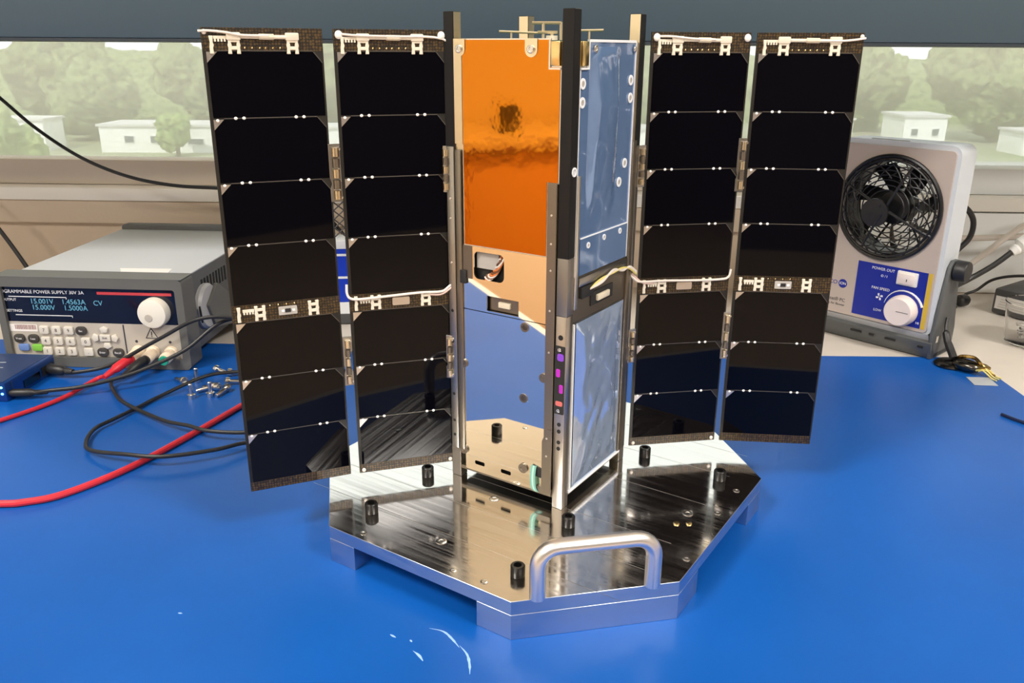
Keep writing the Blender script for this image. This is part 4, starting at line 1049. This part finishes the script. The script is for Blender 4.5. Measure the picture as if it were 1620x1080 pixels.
for r in (.0505, .0450, .0395, .034, .028, .022): MB().tube(ring_pts(r, -.0082 - .002 * (1 - r / .06)), .0008, 6, closed=True).build('guard_ring', M['guard'], ion)
MB().lathe([(.017, 0), (.0165, .0025), (0, .003)], (FC[0] - .012, -.0078, FC[1] - .006), (0, -1, 0), n=24).build('guard_hub', M['guard'], ion)
for k in range(18):
    for sg in (-1, 1):
        a = 2 * PI * k / 18 + (.1 if sg > 0 else .2)
        pts = []
        for j in range(7):
            r = .036 + .024 * j / 6
            aa = a + sg * .62 * j / 6
            pts.append((FC[0] + r * math.cos(aa), -.0098 + .0072 * (j / 6) ** 2, FC[1] + r * math.sin(aa)))
        MB().tube(pts, .00075, 5).build('guard_rib', M['guard'], ion)
for k in range(4):
    a = PI / 4 + k * PI / 2 + .35
    MB().tube([(FC[0] + r * math.cos(a), y, FC[1] + r * math.sin(a)) for r, y in ((.006, -.0106), (.03, -.0102), (.05, -.008), (.060, -.003))], .0016, 6).build('guard_spoke', M['guard'], ion)
MB().tube(ring_pts(.0545, .0375), .001, 6, closed=True).build('rear_guard_ring', M['guard'], ion)
for r in (.044, .034, .025): MB().tube(ring_pts(r, .0385), .0007, 6, closed=True).build('rear_guard_ring', M['guard'], ion)
for k in range(3):
    a = k * PI / 3; MB().tube([(FC[0] + .0555 * math.cos(a), .0388, FC[1] + .0555 * math.sin(a)), (FC[0] - .0555 * math.cos(a), .0388, FC[1] - .0555 * math.sin(a))], .0014, 6).build('motor_strut', M['guard'], ion)
# control label
MB().box(-.094, -.0088, -.0004, -.00005, .0345, .102).build('control_label', M['ion_blue'], ion)
MB().box(-.0088, -.0035, -.0004, -.00005, .0345, .102).build('yellow_stripe', M['ion_yellow'], ion)
MB().prism(rrect(-.0435, -.0195, .083, .0995, .001), -.0035, -.0004, 'y').build('switch_frame', M['white_pl'], ion, bevel=.0004)
MB().prism([(-.0415, .085), (-.0225, .085), (-.0225, .0975), (-.0415, .0975)], -.006, -.0035, 'y').build('power_rocker', M['knob'], ion, bevel=.0006)
MB().box(-.031, -.030, -.0062, -.006, .0885, .0915).build('rocker_mark', M['dark_print'], ion)
MB().lathe([(.0185, 0), (.0185, .006), (.0165, .0135), (.0158, .014), (0, .014)], (-.032, -.0004, .0525), (0, -1, 0), n=36).build('speed_knob', M['knob'], ion)
MB().box(-.0335, -.0190, -.0147, -.0143, .0528, .0534).build('knob_pointer', M['dark_print'], ion, None, (0, -.0, 0))
arc = []
for i in range(13):
    a = math.radians(170 - 150 * i / 12); arc.append((-.032 + .0235 * math.cos(a), -.0005, .0525 + .0235 * math.sin(a)))
MB().tube(arc, [.0003 + .0012 * i / 12 for i in range(13)], 6).build('speed_arc', M['white_print'], ion)
text('label_print', 'POWER OUT', .0048, M['white_print'], ion, on_front(-.062, .0965, -.0006))
text('label_print', 'FAN SPEED', .0046, M['white_print'], ion, on_front(-.062, .0725, -.0006))
text('label_print', 'LOW', .0042, M['white_print'], ion, on_front(-.062, .0455, -.0006))
text('label_print', 'HI', .0042, M['white_print'], ion, on_front(-.0125, .0405, -.0006))
text('label_print', 'O / I', .0042, M['white_print'], ion, on_front(-.060, .0885, -.0006))
ic = MB()
for k in range(4):
    a = k * PI / 2 + .4
    ic.prism([(-.062 + r * math.cos(a + d), .0625 + r * math.sin(a + d)) for r, d in ((.0006, 0), (.0042, -.35), (.0046, .15), (.0028, .55))], -.0007, -.0004, 'y')
ic.build('fan_icon', M['white_print'], ion)
text('maker_print', 'SIMCO', .0075, M['ion_blue'], ion, on_front(-.1175, .069, -.0001), 'RIGHT')
MB().lathe([(.0056, 0), (.0056, .0002), (0, .0003)], (-.1105, -.0001, .069), (0, -1, 0), n=24).build('maker_disc', M['ion_blue'], ion)
text('maker_print', 'ION', .0048, M['white_print'], ion, on_front(-.1105, .069, -.0005))
text('maker_print', 'Aerostat\u00ae PC', .0062, M['dark_print'], ion, on_front(-.1045, .0475, -.0001), 'RIGHT')
text('maker_print', 'Ionizing Air Blower', .0042, M['dark_print'], ion, on_front(-.1045, .0415, -.0001), 'RIGHT')

# ------------------------------------------------------------------ right-hand clutter
cable('hanging_cable', [(-1.15, .66, .52), (-.95, .645, .45), (-.761, .62, .321), (-.719, .62, .281), (-.676, .62, .24), (-.623, .62, .203), (-.566, .62, .179), (-.507, .62, .167), (-.442, .62, .163), (-.36, .62, .16), (-.3, .62, .13), (-.25, .62, .06), (-.24, .61, .008), (-.2, .6, .005)], .0024, M['black_rub'], 'black cable sagging in front of the window on the left')
cable('wall_cable', [(-.87, .67, .19), (-.808, .665, .13), (-.779, .66, .094), (-.748, .655, .042), (-.73, .65, .005), (-.66, .655, .0032)], .003, M['black_rub'], 'black cable running down behind the power supply at far left')
cable('rear_mains_cable', [(.505, .47, .12), (.535, .55, .158), (.553, .55, .153), (.566, .55, .136), (.565, .55, .113), (.549, .55, .091), (.535, .55, .05), (.55, .57, .006), (.59, .60, .0035)], .0036, M['black_rub'], 'black mains cable looping out behind the blower')
rc = lead('plugged_cable', [(.608, .52, .103), (.585, .52, .083), (.556, .52, .064), (.532, .505, .059), (.512, .495, .05), (.50, .50, .02), (.51, .53, .0045), (.54, .56, .0038)], .0036, M['black_rub'], 'black cable rising to a white plug at the right edge',
          ((.630, .52, .119), (.606, .52, .101), .011, M['white_pl']))
cable('white_cable', [(.55, .62, .098), (.564, .6, .102), (.616, .6, .103), (.672, .6, .106), (.76, .6, .112), (.95, .62, .06), (1.02, .63, .0045), (1.1, .63, .0045)], .0042, M['cable_white'], 'white cable stretched level behind the blower')
cable('white_cable', [(.55, .59, .0045), (.565, .585, .02), (.583, .58, .062), (.608, .58, .086), (.637, .58, .113), (.667, .575, .134), (.73, .57, .15), (.86, .56, .08), (.95, .56, .0045), (1.02, .56, .0045)], .0042, M['cable_white'], 'white cable rising in a bow above the dark adapter')
br = empty('power_adapter', (.633, .585, 0), -.95, 'charcoal power adapter brick with a pale label at right edge', 'adapter')
MB().box(0, .14, 0, .08, .0003, .036).build('adapter_case', M['brick'], br, (0, 0, 0), bevel=.003)
lb = MB().box(.004, .052, -.0004, -.0001, .008, .026).build('rating_label', M['label'], br)
for k in range(4): MB().box(.008 + .001 * k, .046 - .006 * (k % 2), -.0006, -.0004, .0105 + .0036 * k, .0118 + .0036 * k).build('label_print', M['chip'], lb)
cable('adapter_cord', [(.612, .62, .006), (.618, .628, .014), (.634, .63, .02), (.65, .625, .036), (.67, .61, .046), (.70, .59, .05), (.74, .58, .042), (.76, .575, .0405)], .002, M['black_rub'], 'thin black cord arching over the dark adapter')
MB_plug = MB().lathe([(.006, 0), (.0085, .003), (.0085, .014), (.006, .018), (0, .018)], (.600, .612, .0087), (1, .4, 0), n=14).build('cord_plug', M['black_rub'])
tag(MB_plug, 'small black plug lying behind the dark adapter', 'plug')
cup = empty('plastic_cup', (.612, .455, 0), 0, 'clear plastic cup half full of screws at the right edge', 'cup')
MB().lathe([(0, .0004), (.026, .0004), (.0285, .002), (.034, .0495), (.0352, .052), (.0346, .053), (.0330, .0495), (.0275, .003), (0, .0022)], n=36).build('cup_wall', M['cup'], cup)
rng = random.Random(8)
hs = MB(MM).lathe([(2.2, 0), (2.2, 2), (1.1, 2), (1.1, 9), (0, 9.2)], n=10).mesh('cup_screw', M['chip'])
for k in range(26):
    a = rng.uniform(0, 2 * PI); r = .019 * math.sqrt(rng.random())
    o = link('small_screw', hs, None, (.612 + r * math.cos(a), .455 + r * math.sin(a), .0055 + .0007 * k), (rng.uniform(1.2, 1.9), rng.uniform(-.3, .3), rng.uniform(0, 6)))
    tag(o, 'small grey screw heaped inside the clear plastic cup', 'screw', 'screws in the plastic cup')
# ground clip taped to the mat
gc = empty('grounding_clip', (.481, .362, 0), -.9, 'brass and steel grounding clip taped to the mat corner', 'clip')
gc.scale = (1.25, 1.25, 1.4)
MB(MM).lathe([(14, .2), (14.5, 1.5), (12, 3.6), (7, 5), (0, 5.2)], (-12, 2, 0), n=28).build('snap_base', M['dark_steel'], gc)
MB(MM).ball((4, -2, 5.2), (13, 8, 5), 16, 10).build('clip_body', M['dark_steel'], gc)
MB(MM).prism([(-4, -7), (18, -5), (24, 0), (18, 5), (-4, 6)], 6, 8.4, 'z').build('clip_jaw', M['brass'], gc, bevel=.6)
MB(MM).tube(smooth_path([(-8, 4, 7), (-2, 0, 11), (8, 1, 12), (16, -2, 9), (24, -1, 3), (27, 2, 1.2)], 5), 1.6, 8).build('clip_spring', M['brass'], gc)
for k in range(3): MB(MM).tube(smooth_path([(12 + 2 * k, -6, 4), (20 + k, -7 + 3 * k, 6), (28, -6 + 4 * k, 1.6), (33, -7 + 5 * k, .9)], 5), .6, 6).build('loose_strand', M['wire_yellow'], gc)
MB(MM).tube(smooth_path([(-10, 3, 6), (-17, 8, 12), (-23, 12, 18), (-28, 17, 26), (-30, 22, 34)], 5), [3.4] * 8 + [3.2] * 6 + [1.6] * 7, 10).build('clip_lead', M['black_rub'], gc)
tp = MB().prism([(-.013, -.012), (.012, -.014), (.015, .010), (-.010, .012)], .0002, .0006, 'z').build('tape_patch', M['tape'], None, (.483, .326, 0))
tag(tp, 'strip of shiny grey tape on the mat beside the clip', 'tape')
cable('jumper_wire', [(.455, .2335, .0018), (.4605, .2225, .0018), (.468, .211, .0018), (.50, .165, .0018), (.56, .12, -.0003 + .002)], .0016, M['wire_navy'], 'short dark blue wire on the mat at the right edge')
